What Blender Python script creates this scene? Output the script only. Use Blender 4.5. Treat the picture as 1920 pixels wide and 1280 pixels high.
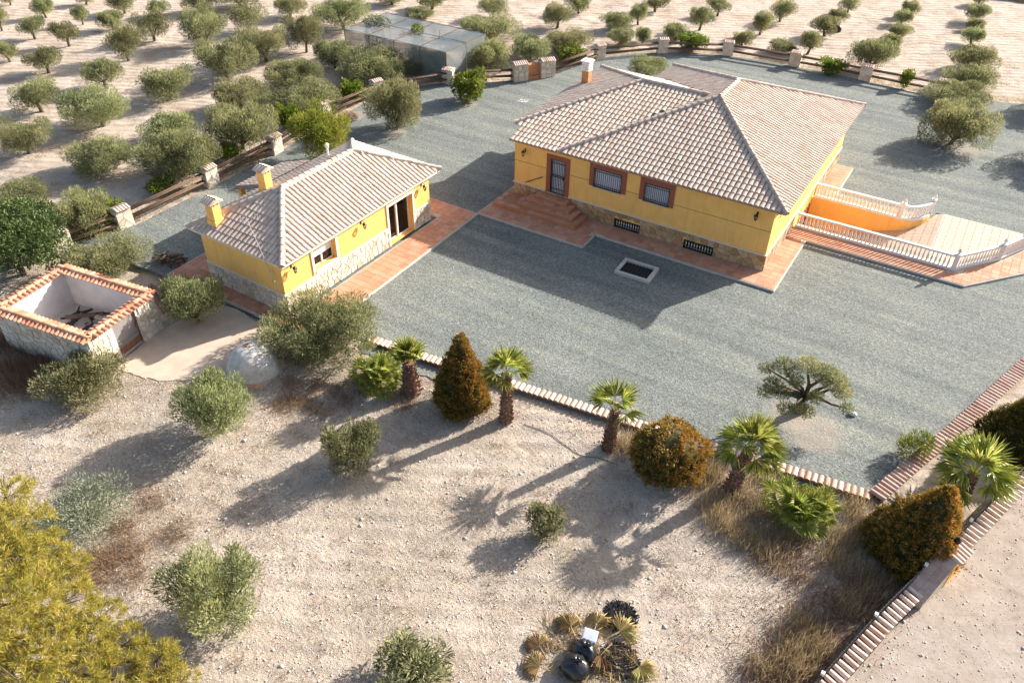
import bpy, bmesh, math, random
import numpy as np
from mathutils import Vector, Matrix
from mathutils.geometry import delaunay_2d_cdt

scene = bpy.context.scene
for o in list(bpy.data.objects):
    bpy.data.objects.remove(o)

# ------------------------------------------------------------------ camera
# x runs along the front wall of the main house, y into the depth, z up (metres)
cd = bpy.data.cameras.new('camera')
cam = bpy.data.objects.new('camera', cd)
scene.collection.objects.link(cam)
cd.sensor_width = 36.0
cd.lens = 28.0
cd.clip_start = 0.5
cd.clip_end = 3000
PITCH = math.radians(38.342)
ROLL = math.radians(-0.92)
YAW = math.radians(31.276)
def _cam_axes():
    a = -YAW
    def hs(v):      # from camera-yaw frame to house frame
        ax = Vector((math.cos(a), math.sin(a), 0)); ay = Vector((-math.sin(a), math.cos(a), 0))
        return Vector((v.dot(ax), v.dot(ay), v.z))
    r = Vector((1, 0, 0)); f = Vector((0, math.cos(PITCH), -math.sin(PITCH))); d = Vector((0, -math.sin(PITCH), -math.cos(PITCH)))
    r2 = math.cos(ROLL) * r + math.sin(ROLL) * d
    d2 = -math.sin(ROLL) * r + math.cos(ROLL) * d
    return hs(r2), hs(d2), hs(f)
_r, _d, _f = _cam_axes()
m = Matrix((( _r.x, -_d.x, -_f.x), (_r.y, -_d.y, -_f.y), (_r.z, -_d.z, -_f.z))).to_4x4()
m.translation = Vector((6.986, -36.108, 22.4))
cam.matrix_world = m
scene.camera = cam

# ------------------------------------------------------------------ light
SUN_AZ = math.radians(62.5)      # from +x towards +y, where the sun stands
SUN_EL = math.radians(25.6)
world = bpy.data.worlds.new('World')
scene.world = world
world.use_nodes = True
wn = world.node_tree
bg = wn.nodes['Background']
sky = wn.nodes.new('ShaderNodeTexSky')
sky.sky_type = 'NISHITA'
sky.sun_disc = False
sky.sun_elevation = SUN_EL
sky.sun_rotation = math.pi / 2 - SUN_AZ
sky.altitude = 300
sky.dust_density = 3.5
sky.ozone_density = 0.6
wn.links.new(sky.outputs[0], bg.inputs[0])
bg.inputs[1].default_value = 0.095
sd = bpy.data.lights.new('sun', 'SUN')
sd.energy = 4.5
sd.angle = math.radians(0.6)
sd.color = (1.0, 0.945, 0.875)
sun = bpy.data.objects.new('sun', sd)
scene.collection.objects.link(sun)
sv = Vector((math.cos(SUN_EL) * math.cos(SUN_AZ), math.cos(SUN_EL) * math.sin(SUN_AZ), math.sin(SUN_EL)))
sun.rotation_euler = sv.to_track_quat('Z', 'Y').to_euler()
scene.view_settings.view_transform = 'Standard'
scene.view_settings.look = 'None'
scene.view_settings.gamma = 1.0
scene.view_settings.use_curve_mapping = False
scene.view_settings.exposure = 1.3
scene.render.engine = 'CYCLES'
scene.cycles.max_bounces = 6
scene.cycles.transparent_max_bounces = 8
scene.cycles.caustics_reflective = False
scene.cycles.caustics_refractive = False

COL = scene.collection.objects
rng = np.random.default_rng(7)
R = math.radians

# ------------------------------------------------------------------ materials
def _n(nt, t, **kw):
    n = nt.nodes.new(t)
    for k, v in kw.items():
        setattr(n, k, v)
    return n

def ramp(nt, fac, stops):
    r = _n(nt, 'ShaderNodeValToRGB')
    el = r.color_ramp.elements
    while len(el) < len(stops):
        el.new(0.5)
    for e, (p, c) in zip(el, stops):
        e.position = p
        e.color = (c[0], c[1], c[2], 1)
    nt.links.new(fac, r.inputs[0])
    return r.outputs[0]

def mixc(nt, fac, a, b, mode='MIX'):
    m_ = _n(nt, 'ShaderNodeMix', data_type='RGBA', blend_type=mode)
    if isinstance(fac, (int, float)):
        m_.inputs[0].default_value = fac
    else:
        nt.links.new(fac, m_.inputs[0])
    for s, v in ((6, a), (7, b)):
        if isinstance(v, tuple):
            m_.inputs[s].default_value = (v[0], v[1], v[2], 1)
        else:
            nt.links.new(v, m_.inputs[s])
    return m_.outputs[2]

def math_(nt, op, a, b=0.0):
    m_ = _n(nt, 'ShaderNodeMath', operation=op)
    for i, v in enumerate((a, b)):
        if isinstance(v, (int, float)):
            m_.inputs[i].default_value = v
        else:
            nt.links.new(v, m_.inputs[i])
    return m_.outputs[0]

def noise(nt, scale, detail=4, rough=0.6, vec=None, dist=0.0):
    n = _n(nt, 'ShaderNodeTexNoise')
    n.inputs['Scale'].default_value = scale
    n.inputs['Detail'].default_value = detail
    n.inputs['Roughness'].default_value = rough
    n.inputs['Distortion'].default_value = dist
    if vec is not None:
        nt.links.new(vec, n.inputs['Vector'])
    return n.outputs[0]

def newmat(name):
    mt = bpy.data.materials.new(name)
    mt.use_nodes = True
    nt = mt.node_tree
    return mt, nt, nt.nodes['Principled BSDF']

def rnd_fac(nt):
    oi = _n(nt, 'ShaderNodeObjectInfo')
    at = _n(nt, 'ShaderNodeAttribute', attribute_name='rnd')
    return math_(nt, 'FRACT', math_(nt, 'ADD', oi.outputs['Random'], at.outputs['Fac']))

def bump(nt, bsdf, h, strength, dist):
    b = _n(nt, 'ShaderNodeBump')
    b.inputs['Strength'].default_value = strength
    b.inputs['Distance'].default_value = dist
    nt.links.new(h, b.inputs['Height'])
    nt.links.new(b.outputs[0], bsdf.inputs['Normal'])

def plain(name, c, rough=0.7, var=0.15, scale=3.0, bs=0.0, bscale=30.0, metal=0.0, spec=0.3, stain=0.0, streak=0.0):
    """a base colour mottled by noise, optional fine relief and weathering stains"""
    mt, nt, b = newmat(name)
    tc = _n(nt, 'ShaderNodeTexCoord').outputs['Object']
    f = noise(nt, scale, 6, 0.65, tc)
    lo = tuple(x * (1 - var) for x in c)
    hi = tuple(min(1, x * (1 + var)) for x in c)
    col = ramp(nt, f, [(0.3, lo), (0.7, hi)])
    if stain:
        f2 = noise(nt, scale * 0.35, 8, 0.75, tc, 0.6)
        f3 = ramp(nt, f2, [(0.52, (0, 0, 0)), (0.72, (1, 1, 1))])
        col = mixc(nt, math_(nt, 'MULTIPLY', f3, stain), col, tuple(x * 0.45 for x in c))
    if streak:
        mp = _n(nt, 'ShaderNodeMapping'); mp.inputs['Scale'].default_value = (3.2, 3.2, 0.22)
        nt.links.new(tc, mp.inputs[0])
        f4 = ramp(nt, noise(nt, 1.6, 7, 0.7, mp.outputs[0]), [(0.50, (0, 0, 0)), (0.74, (1, 1, 1))])
        col = mixc(nt, math_(nt, 'MULTIPLY', f4, streak), col, tuple(x * k for x, k in zip(c, (0.62, 0.60, 0.70))))
    nt.links.new(col, b.inputs['Base Color'])
    b.inputs['Roughness'].default_value = rough
    b.inputs['Metallic'].default_value = metal
    b.inputs['Specular IOR Level'].default_value = spec
    if bs:
        bump(nt, b, noise(nt, bscale, 5, 0.7, tc), bs, 0.02)
    return mt

def pieces(name, cols, rough=0.8, scale=5.0, var=0.25, bs=0.3, bscale=25.0, spec=0.25):
    """material of tiles and stones: each piece picks its own tone"""
    mt, nt, b = newmat(name)
    tc = _n(nt, 'ShaderNodeTexCoord').outputs['Object']
    fac = rnd_fac(nt)
    col = ramp(nt, fac, [(i / (len(cols) - 1), c) for i, c in enumerate(cols)])
    add = _n(nt, 'ShaderNodeVectorMath', operation='ADD')
    cmb = _n(nt, 'ShaderNodeCombineXYZ')
    sc = math_(nt, 'MULTIPLY', fac, 37.0)
    for i in range(3):
        nt.links.new(sc, cmb.inputs[i])
    nt.links.new(tc, add.inputs[0]); nt.links.new(cmb.outputs[0], add.inputs[1])
    f = noise(nt, scale, 6, 0.7, add.outputs[0])
    sh = ramp(nt, f, [(0.25, (1 - var,) * 3), (0.75, (1 + var * 0.6,) * 3)])
    col = mixc(nt, 1.0, col, sh, 'MULTIPLY')
    nt.links.new(col, b.inputs['Base Color'])
    b.inputs['Roughness'].default_value = rough
    b.inputs['Specular IOR Level'].default_value = spec
    if bs:
        bump(nt, b, noise(nt, bscale, 4, 0.7, add.outputs[0]), bs, 0.01)
    return mt

def leafmat(name, cols, trans=0.3, rough=0.55, hue=0.03):
    mt, nt, b = newmat(name)
    at = _n(nt, 'ShaderNodeAttribute', attribute_name='rnd')
    oi = _n(nt, 'ShaderNodeObjectInfo')
    col = ramp(nt, at.outputs['Fac'], [(i / (len(cols) - 1), c) for i, c in enumerate(cols)])
    hs = _n(nt, 'ShaderNodeHueSaturation')
    nt.links.new(col, hs.inputs['Color'])
    nt.links.new(math_(nt, 'ADD', math_(nt, 'MULTIPLY', oi.outputs['Random'], hue), 0.5 - hue / 2), hs.inputs['Hue'])
    nt.links.new(math_(nt, 'ADD', math_(nt, 'MULTIPLY', oi.outputs['Random'], 0.3), 0.85), hs.inputs['Value'])
    nt.links.new(hs.outputs[0], b.inputs['Base Color'])
    b.inputs['Roughness'].default_value = rough
    b.inputs['Specular IOR Level'].default_value = 0.35
    tr = _n(nt, 'ShaderNodeBsdfTranslucent')
    nt.links.new(hs.outputs[0], tr.inputs[0])
    mx = _n(nt, 'ShaderNodeMixShader')
    mx.inputs[0].default_value = trans
    nt.links.new(b.outputs[0], mx.inputs[1]); nt.links.new(tr.outputs[0], mx.inputs[2])
    nt.links.new(mx.outputs[0], nt.nodes['Material Output'].inputs[0])
    return mt

def ground_mat(name='dry_earth', road=False):
    mt, nt, b = newmat(name)
    tc = _n(nt, 'ShaderNodeTexCoord').outputs['Object']
    sep = _n(nt, 'ShaderNodeSeparateXYZ'); nt.links.new(tc, sep.inputs[0])
    big = noise(nt, 0.16, 6, 0.62, tc, 0.4)
    mid = noise(nt, 0.9, 8, 0.72, tc, 0.6)
    fine = noise(nt, 7.0, 8, 0.8, tc)
    tiny = noise(nt, 26.0, 3, 0.7, tc)
    base = ramp(nt, mid, [(0.30, (0.30, 0.235, 0.185)), (0.46, (0.48, 0.395, 0.32)), (0.60, (0.58, 0.495, 0.41)), (0.80, (0.47, 0.36, 0.28))])
    stub = ramp(nt, fine, [(0.35, (0.20, 0.165, 0.125)), (0.55, (0.40, 0.335, 0.255)), (0.7, (0.54, 0.465, 0.37))])
    mk = ramp(nt, math_(nt, 'ADD', math_(nt, 'MULTIPLY', big, 0.7), math_(nt, 'MULTIPLY', mid, 0.4)), [(0.50, (0, 0, 0)), (0.66, (0.85, 0.85, 0.85))])
    # the near field (in front of the yard) is stony stubble, the orchard is bare ploughed earth
    near = _n(nt, 'ShaderNodeMapRange'); near.inputs[1].default_value = -10; near.inputs[2].default_value = -16
    near.inputs[3].default_value = 0.25; near.inputs[4].default_value = 1.0
    nt.links.new(sep.outputs[1], near.inputs[0])
    col = mixc(nt, math_(nt, 'MULTIPLY', mk, near.outputs[0]), base, stub)
    br = ramp(nt, noise(nt, 0.28, 9, 0.72, tc, 0.9), [(0.47, (0, 0, 0)), (0.62, (0.75, 0.75, 0.75))])
    col = mixc(nt, math_(nt, 'MULTIPLY', br, math_(nt, 'SUBTRACT', 1.15, near.outputs[0])), col, ramp(nt, fine, [(0.35, (0.25, 0.175, 0.125)), (0.6, (0.42, 0.315, 0.235))]))
    sp = ramp(nt, tiny, [(0.60, (0, 0, 0)), (0.70, (1, 1, 1))])
    col = mixc(nt, math_(nt, 'MULTIPLY', sp, 0.45), col, (0.70, 0.64, 0.56))
    dk = ramp(nt, noise(nt, 11.0, 5, 0.8, tc), [(0.36, (1, 1, 1)), (0.48, (0, 0, 0))])
    col = mixc(nt, math_(nt, 'MULTIPLY', dk, math_(nt, 'MULTIPLY', near.outputs[0], 0.8)), col, (0.19, 0.15, 0.11))
    if road:
        col = mixc(nt, 0.72, col, ramp(nt, noise(nt, 1.1, 12, 0.82, tc, 0.6), [(0.32, (0.15, 0.11, 0.085)), (0.45, (0.30, 0.245, 0.205)), (0.58, (0.38, 0.325, 0.28)), (0.72, (0.46, 0.41, 0.36))]))
    nt.links.new(col, b.inputs['Base Color'])
    b.inputs['Roughness'].default_value = 0.95
    b.inputs['Specular IOR Level'].default_value = 0.1
    # plough furrows: winding bands of relief
    mp = _n(nt, 'ShaderNodeMapping'); mp.inputs['Rotation'].default_value = (0, 0, R(62))
    nt.links.new(tc, mp.inputs[0])
    wv = _n(nt, 'ShaderNodeTexWave'); wv.inputs['Scale'].default_value = 0.42; wv.inputs['Distortion'].default_value = 9.0
    wv.inputs['Detail'].default_value = 2; wv.inputs['Detail Scale'].default_value = 0.25
    nt.links.new(mp.outputs[0], wv.inputs[0])
    fur = _n(nt, 'ShaderNodeMapRange'); fur.inputs[1].default_value = -12; fur.inputs[2].default_value = -16; fur.inputs[3].default_value = 0.32; fur.inputs[4].default_value = 0.24
    nt.links.new(sep.outputs[1], fur.inputs[0])
    h = math_(nt, 'ADD', math_(nt, 'MULTIPLY', wv.outputs['Fac'], fur.outputs[0]), math_(nt, 'ADD', math_(nt, 'MULTIPLY', mid, 1.1), math_(nt, 'MULTIPLY', fine, 0.5)))
    bump(nt, b, h, 0.22 if road else 0.75, 0.10 if road else 0.16)
    return mt

def gravel_mat():
    mt, nt, b = newmat('gravel')
    tc = _n(nt, 'ShaderNodeTexCoord').outputs['Object']
    vo = _n(nt, 'ShaderNodeTexVoronoi'); vo.inputs['Scale'].default_value = 15.0
    nt.links.new(tc, vo.inputs['Vector'])
    v2 = _n(nt, 'ShaderNodeTexVoronoi'); v2.inputs['Scale'].default_value = 38.0
    nt.links.new(tc, v2.inputs['Vector'])
    cell = math_(nt, 'ADD', math_(nt, 'MULTIPLY', vo.outputs['Color'], 0.55), math_(nt, 'MULTIPLY', v2.outputs['Color'], 0.45))
    col = ramp(nt, cell, [(0.12, (0.076, 0.083, 0.077)), (0.36, (0.150, 0.162, 0.150)), (0.62, (0.205, 0.218, 0.200)), (0.90, (0.34, 0.35, 0.32))])
    big = noise(nt, 0.22, 6, 0.65, tc, 0.5)
    col = mixc(nt, 1.0, col, ramp(nt, big, [(0.3, (0.86, 0.88, 0.88)), (0.7, (1.12, 1.11, 1.08))]), 'MULTIPLY')
    mpg = _n(nt, 'ShaderNodeMapping'); mpg.inputs['Rotation'].default_value = (0, 0, R(18)); mpg.inputs['Scale'].default_value = (0.10, 1.5, 1)
    nt.links.new(tc, mpg.inputs[0])
    trk = noise(nt, 0.8, 4, 0.6, mpg.outputs[0], 0.3)
    col = mixc(nt, 1.0, col, ramp(nt, trk, [(0.33, (0.80, 0.81, 0.83)), (0.5, (1, 1, 1)), (0.67, (1.22, 1.18, 1.10))]), 'MULTIPLY')
    patch = noise(nt, 0.5, 9, 0.78, tc, 0.7)
    dirt = ramp(nt, patch, [(0.62, (0, 0, 0)), (0.78, (0.45, 0.45, 0.45))])
    col = mixc(nt, dirt, col, (0.31, 0.29, 0.22))
    weed = ramp(nt, noise(nt, 0.33, 9, 0.85, tc, 1.0), [(0.64, (0, 0, 0)), (0.72, (0.45, 0.45, 0.45))])
    col = mixc(nt, weed, col, (0.20, 0.21, 0.10))
    # bare soil where the gravel has thinned out (round trunks, along the kerb)
    for (x, y, r) in ((5.45, -10.15, 1.35), (4.35, -9.75, 1.05), (6.7, 21.9, 1.3), (1.9, 10.4, 0.7), (-25.4, 10.2, 1.0), (-26.4, 3.2, 0.9), (-31.0, -9.5, 0.9), (-30.8, 4.0, 1.0)):
        vm = _n(nt, 'ShaderNodeVectorMath', operation='DISTANCE'); vm.inputs[1].default_value = (x, y, -0.12)
        nt.links.new(tc, vm.inputs[0])
        e = math_(nt, 'ADD', math_(nt, 'DIVIDE', vm.outputs['Value'], r), math_(nt, 'MULTIPLY', math_(nt, 'SUBTRACT', noise(nt, 1.6, 8, 0.8, tc), 0.5), 1.3))
        mr = _n(nt, 'ShaderNodeMapRange'); mr.inputs[1].default_value = 0.65; mr.inputs[2].default_value = 1.05; mr.inputs[3].default_value = 0.42; mr.inputs[4].default_value = 0.0
        nt.links.new(e, mr.inputs[0])
        col = mixc(nt, mr.outputs[0], col, (0.40, 0.33, 0.26))
    nt.links.new(col, b.inputs['Base Color'])
    b.inputs['Roughness'].default_value = 0.9
    b.inputs['Specular IOR Level'].default_value = 0.2
    bump(nt, b, math_(nt, 'ADD', vo.outputs['Distance'], math_(nt, 'MULTIPLY', v2.outputs['Distance'], 0.6)), 0.7, 0.018)
    return mt

def glass_mat():
    mt, nt, b = newmat('window_glass')
    tr = _n(nt, 'ShaderNodeBsdfTransparent'); tr.inputs[0].default_value = (0.75, 0.8, 0.8, 1)
    gl = _n(nt, 'ShaderNodeBsdfGlossy'); gl.inputs['Roughness'].default_value = 0.03
    fr = _n(nt, 'ShaderNodeFresnel'); fr.inputs[0].default_value = 1.6
    mx = _n(nt, 'ShaderNodeMixShader')
    nt.links.new(fr.outputs[0], mx.inputs[0]); nt.links.new(tr.outputs[0], mx.inputs[1]); nt.links.new(gl.outputs[0], mx.inputs[2])
    nt.links.new(mx.outputs[0], nt.nodes['Material Output'].inputs[0])
    return mt

def net_mat():
    mt, nt, b = newmat('shade_net')
    tc = _n(nt, 'ShaderNodeTexCoord').outputs['Object']
    b.inputs['Base Color'].default_value = (0.13, 0.155, 0.16, 1)
    b.inputs['Roughness'].default_value = 0.8
    tr = _n(nt, 'ShaderNodeBsdfTransparent')
    mx = _n(nt, 'ShaderNodeMixShader')
    f = ramp(nt, noise(nt, 0.7, 5, 0.7, tc), [(0.3, (0.62, 0.62, 0.62)), (0.7, (0.88, 0.88, 0.88))])
    nt.links.new(f, mx.inputs[0]); nt.links.new(tr.outputs[0], mx.inputs[1]); nt.links.new(b.outputs[0], mx.inputs[2])
    nt.links.new(mx.outputs[0], nt.nodes['Material Output'].inputs[0])
    return mt

M = {}
M['earth'] = ground_mat()
M['gravel'] = gravel_mat()
M['road'] = ground_mat('road_dirt', True)
M['apron'] = plain('worn_concrete', (0.55, 0.44, 0.34), 0.9, 0.12, 1.6, 0.3, 12, spec=0.15, stain=0.25)
M['stucco'] = plain('yellow_stucco', (0.93, 0.535, 0.16), 0.9, 0.08, 1.3, 0.25, 45, spec=0.15, stain=0.16, streak=0.35)
M['trim'] = plain('cream_trim', (0.74, 0.66, 0.52), 0.8, 0.06, 2.0)
M['brown_trim'] = plain('terracotta_render', (0.33, 0.105, 0.06), 0.85, 0.10, 3.0)
M['white'] = plain('white_paint', (0.80, 0.77, 0.73), 0.6, 0.05, 3.0, stain=0.12)
M['whitewash'] = plain('whitewashed_render', (0.66, 0.62, 0.60), 0.9, 0.10, 1.5, 0.3, 20, stain=0.4)
M['mortar'] = plain('pale_mortar', (0.50, 0.42, 0.32), 0.95, 0.12, 4.0, 0.3, 30)
M['oldmortar'] = plain('ridge_mortar', (0.42, 0.32, 0.26), 0.95, 0.2, 4.0, 0.3, 30)
M['black'] = plain('black_iron', (0.018, 0.018, 0.020), 0.45, 0.2, 5.0, spec=0.5)
M['dark'] = plain('unlit_inside', (0.03, 0.027, 0.025), 0.9, 0.2, 3.0)  # near-black that stands in for the unlit depth of openings
M['shutter'] = plain('white_shutter', (0.66, 0.66, 0.72), 0.55, 0.04, 3.0)
M['grey_metal'] = plain('galvanised_metal', (0.45, 0.46, 0.47), 0.4, 0.1, 8.0, metal=0.8)
M['gate'] = plain('weathered_metal', (0.24, 0.215, 0.21), 0.6, 0.12, 2.0, stain=0.55)
M['rust'] = plain('rusty_steel', (0.22, 0.10, 0.06), 0.85, 0.35, 6.0)
M['log'] = plain('fence_timber', (0.13, 0.08, 0.05), 0.85, 0.3, 5.0, 0.4, 30)
M['plank'] = plain('old_plank', (0.16, 0.11, 0.075), 0.9, 0.3, 5.0, 0.4, 30)
M['bark'] = plain('bark', (0.13, 0.10, 0.075), 0.95, 0.35, 6.0, 0.7, 30)
M['palmbark'] = pieces('palm_boots', [(0.17, 0.09, 0.06), (0.31, 0.18, 0.125), (0.46, 0.32, 0.235)], 0.9, 8, 0.35, 0.5, 20)
M['dome'] = plain('oven_plaster', (0.60, 0.555, 0.50), 1.0, 0.25, 3.0, 1.0, 9, spec=0.05, stain=0.6)
M['concrete'] = plain('concrete', (0.52, 0.48, 0.42), 0.9, 0.12, 3.0, 0.3, 25, stain=0.3)
M['bag'] = plain('black_plastic', (0.02, 0.02, 0.022), 0.22, 0.3, 5.0, 0.5, 6, spec=0.6)
M['plastic'] = plain('pale_plastic', (0.55, 0.58, 0.72), 0.35, 0.06, 4.0)
M['ash'] = plain('ash_and_char', (0.045, 0.04, 0.038), 0.95, 0.6, 9.0, 0.8, 18)
M['brick'] = plain('terracotta_brick', (0.46, 0.22, 0.11), 0.9, 0.15, 5.0, 0.3, 30)
M['glass'] = glass_mat()
M['net'] = net_mat()
M['wood'] = plain('brown_wood', (0.20, 0.085, 0.035), 0.5, 0.2, 4.0)
M['hose'] = plain('hose_rubber', (0.03, 0.03, 0.03), 0.6, 0.2, 4.0)
M['rooftile'] = pieces('roof_tile_clay', [(0.50, 0.37, 0.29), (0.58, 0.455, 0.36), (0.62, 0.51, 0.415), (0.53, 0.40, 0.315), (0.63, 0.52, 0.43), (0.59, 0.465, 0.37)], 0.85, 6, 0.3)
M['roofdeck'] = plain('shaded_roof_pans', (0.36, 0.235, 0.18), 0.9, 0.25, 4.0, 0.3, 20)  # darker than the tiles: shade between the rolls put into the pan colour
M['ridgetile'] = pieces('ridge_tile_clay', [(0.46, 0.35, 0.28), (0.57, 0.455, 0.37), (0.63, 0.52, 0.44)], 0.85, 6, 0.25)
M['captile'] = pieces('cap_tile_clay', [(0.52, 0.34, 0.26), (0.66, 0.50, 0.40), (0.70, 0.56, 0.47), (0.58, 0.40, 0.31)], 0.85, 6, 0.25)
M['redtile'] = pieces('red_tile_clay', [(0.46, 0.19, 0.11), (0.60, 0.30, 0.18), (0.66, 0.38, 0.25), (0.52, 0.24, 0.14)], 0.85, 6, 0.3)
M['browntile'] = pieces('brown_tile_clay', [(0.42, 0.26, 0.20), (0.52, 0.35, 0.275), (0.58, 0.42, 0.34)], 0.85, 6, 0.3)
M['floortile'] = pieces('terracotta_floor', [(0.48, 0.22, 0.13), (0.56, 0.28, 0.17), (0.61, 0.33, 0.21), (0.52, 0.25, 0.15)], 0.7, 5, 0.2, 0.15)
M['beigetile'] = pieces('beige_floor', [(0.55, 0.42, 0.31), (0.60, 0.47, 0.35), (0.57, 0.43, 0.33)], 0.75, 5, 0.15, 0.15)
M['stone_a'] = pieces('brown_flagstone', [(0.34, 0.20, 0.10), (0.47, 0.31, 0.17), (0.52, 0.38, 0.24), (0.40, 0.24, 0.12), (0.55, 0.44, 0.30)], 0.9, 5, 0.3, 0.5)
M['stone_b'] = pieces('cream_flagstone', [(0.56, 0.48, 0.37), (0.66, 0.60, 0.50), (0.72, 0.67, 0.58), (0.54, 0.43, 0.31)], 0.9, 5, 0.25, 0.5)
M['fieldstone'] = pieces('field_stone', [(0.50, 0.44, 0.37), (0.64, 0.58, 0.50), (0.76, 0.71, 0.64)], 0.95, 8, 0.2, 0.3)
M['olive'] = leafmat('olive_leaf', [(.055,.064,.028), (.19,.205,.085), (.35,.35,.165), (.46,.425,.185)], 0.42, hue=0.04)
M['citrus'] = leafmat('citrus_leaf', [(0.065, 0.111, 0.016), (0.169, 0.221, 0.026), (0.312, 0.338, 0.039)], 0.42, 0.4, 0.03)
M['yellowshrub'] = leafmat('yellow_shrub_leaf', [(0.084, 0.12, 0.018), (0.228, 0.252, 0.03), (0.384, 0.372, 0.048)], 0.42, hue=0.02)
M['darkleaf'] = leafmat('dark_leaf', [(0.04, 0.06, 0.02), (0.09, 0.125, 0.035), (0.19, 0.215, 0.06)], 0.25)
M['greyleaf'] = leafmat('grey_leaf', [(0.132, 0.15, 0.09), (0.228, 0.246, 0.162), (0.324, 0.33, 0.228)], 0.25)
M['thuja'] = leafmat('thuja_spray', [(.06,.07,.014),(.17,.155,.025),(.36,.215,.042),(.52,.265,.055)], 0.3, hue=0.02)
M['pine'] = leafmat('pine_needle', [(.15,.15,.03),(.36,.315,.055),(.53,.44,.10),(.44,.29,.09)], 0.4, hue=0.0)
M['palm'] = leafmat('palm_leaf', [(0.12, 0.16, 0.03), (0.34, 0.37, 0.075), (0.6, 0.55, 0.16)], 0.52, 0.4)
M['deadpalm'] = leafmat('dead_palm_leaf', [(0.20, 0.12, 0.05), (0.42, 0.29, 0.13), (0.36, 0.33, 0.12)], 0.3, 0.7, 0.05)
M['thujacore'] = plain('thuja_dark_core', (0.055, 0.05, 0.016), 0.95, 0.4, 6.0)  # dark filling that stops sight through the sprays
M['pantile'] = plain('tile_bed', (0.27, 0.165, 0.125), 0.9, 0.25, 5.0, 0.3, 20)
M['straw'] = leafmat('straw', [(0.25, 0.18, 0.09), (0.5, 0.39, 0.21), (0.66, 0.55, 0.33)], 0.35, 0.8)
M['brush'] = leafmat('dead_brush', [(0.156, 0.09, 0.054), (0.3, 0.18, 0.108), (0.408, 0.288, 0.18)], 0.2, 0.9)

# ------------------------------------------------------------------ helpers
def link(o, parent=None):
    COL.link(o)
    if parent is not None:
        o.parent = parent
    return o

def tag(o, label=None, cat=None, group=None, kind=None):
    if label: o['label'] = label
    if cat: o['category'] = cat
    if group: o['group'] = group
    if kind: o['kind'] = kind
    return o

def empty(name, loc=(0, 0, 0), rz=0.0, label=None, cat=None, group=None):
    o = bpy.data.objects.new(name, None)
    o.empty_display_size = 0.3
    o.location = loc
    o.rotation_euler = (0, 0, rz)
    link(o)
    return tag(o, label, cat, group)

def inst(name, mesh, parent=None, loc=(0, 0, 0), rot=(0, 0, 0), scale=(1, 1, 1), mtx=None):
    o = bpy.data.objects.new(name, mesh)
    if mtx is not None:
        o.matrix_basis = mtx
    else:
        o.location = loc; o.rotation_euler = rot; o.scale = scale
    return link(o, parent)

class MB:
    """collects faces, then becomes one mesh"""
    def __init__(s):
        s.v = []; s.f = []; s.r = []
    def add(s, vs, fs, rnd=0.0):
        n = len(s.v)
        s.v += [tuple(p) for p in vs]
        s.f += [tuple(i + n for i in f) for f in fs]
        s.r += [rnd] * len(vs)
        return s
    def box(s, x0, x1, y0, y1, z0, z1, rnd=0.0):
        return s.add([(x0, y0, z0), (x1, y0, z0), (x1, y1, z0), (x0, y1, z0), (x0, y0, z1), (x1, y0, z1), (x1, y1, z1), (x0, y1, z1)],
                     [(3, 2, 1, 0), (4, 5, 6, 7), (0, 1, 5, 4), (1, 2, 6, 5), (2, 3, 7, 6), (3, 0, 4, 7)], rnd)
    def quad(s, a, b, c, d, rnd=0.0):
        return s.add([a, b, c, d], [(0, 1, 2, 3)], rnd)
    def tube(s, pts, rad, seg=6, cap=True, rnd=0.0):
        pts = [Vector(p) for p in pts]
        rings = []
        vs = []
        for i, p in enumerate(pts):
            d = (pts[min(i + 1, len(pts) - 1)] - pts[max(i - 1, 0)])
            d = d.normalized() if d.length > 1e-6 else Vector((0, 0, 1))
            a = d.cross(Vector((0.31, 0.17, 0.93)) if abs(d.z) < 0.9 else Vector((1, 0, 0))).normalized()
            b = d.cross(a)
            r = rad[i] if hasattr(rad, '__len__') else rad
            for k in range(seg):
                t = 2 * math.pi * k / seg
                vs.append(p + (a * math.cos(t) + b * math.sin(t)) * r)
        fs = []
        for i in range(len(pts) - 1):
            for k in range(seg):
                k2 = (k + 1) % seg
                fs.append((i * seg + k, i * seg + k2, (i + 1) * seg + k2, (i + 1) * seg + k))
        if cap:
            fs.append(tuple(range(seg - 1, -1, -1)))
            n = (len(pts) - 1) * seg
            fs.append(tuple(range(n, n + seg)))
        return s.add(vs, fs, rnd)
    def lathe(s, prof, seg=10, c=(0, 0), rnd=0.0):
        vs = []; fs = []
        for r, z in prof:
            for k in range(seg):
                t = 2 * math.pi * k / seg
                vs.append((c[0] + r * math.cos(t), c[1] + r * math.sin(t), z))
        for i in range(len(prof) - 1):
            for k in range(seg):
                k2 = (k + 1) % seg
                fs.append((i * seg + k, i * seg + k2, (i + 1) * seg + k2, (i + 1) * seg + k))
        fs.append(tuple(range((len(prof) - 1) * seg, len(prof) * seg)))
        return s.add(vs, fs, rnd)
    def mesh(s, name, mat, smooth=False):
        me = bpy.data.meshes.new(name)
        me.from_pydata(s.v, [], s.f)
        if any(s.r):
            a = me.attributes.new('rnd', 'FLOAT', 'POINT')
            a.data.foreach_set('value', s.r)
        me.materials.append(M[mat] if isinstance(mat, str) else mat)
        if smooth:
            me.polygons.foreach_set('use_smooth', [True] * len(me.polygons))
        me.update()
        return me
    def build(s, name, mat, parent=None, smooth=False, **kw):
        return inst(name, s.mesh(name, mat, smooth), parent, **kw)

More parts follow.
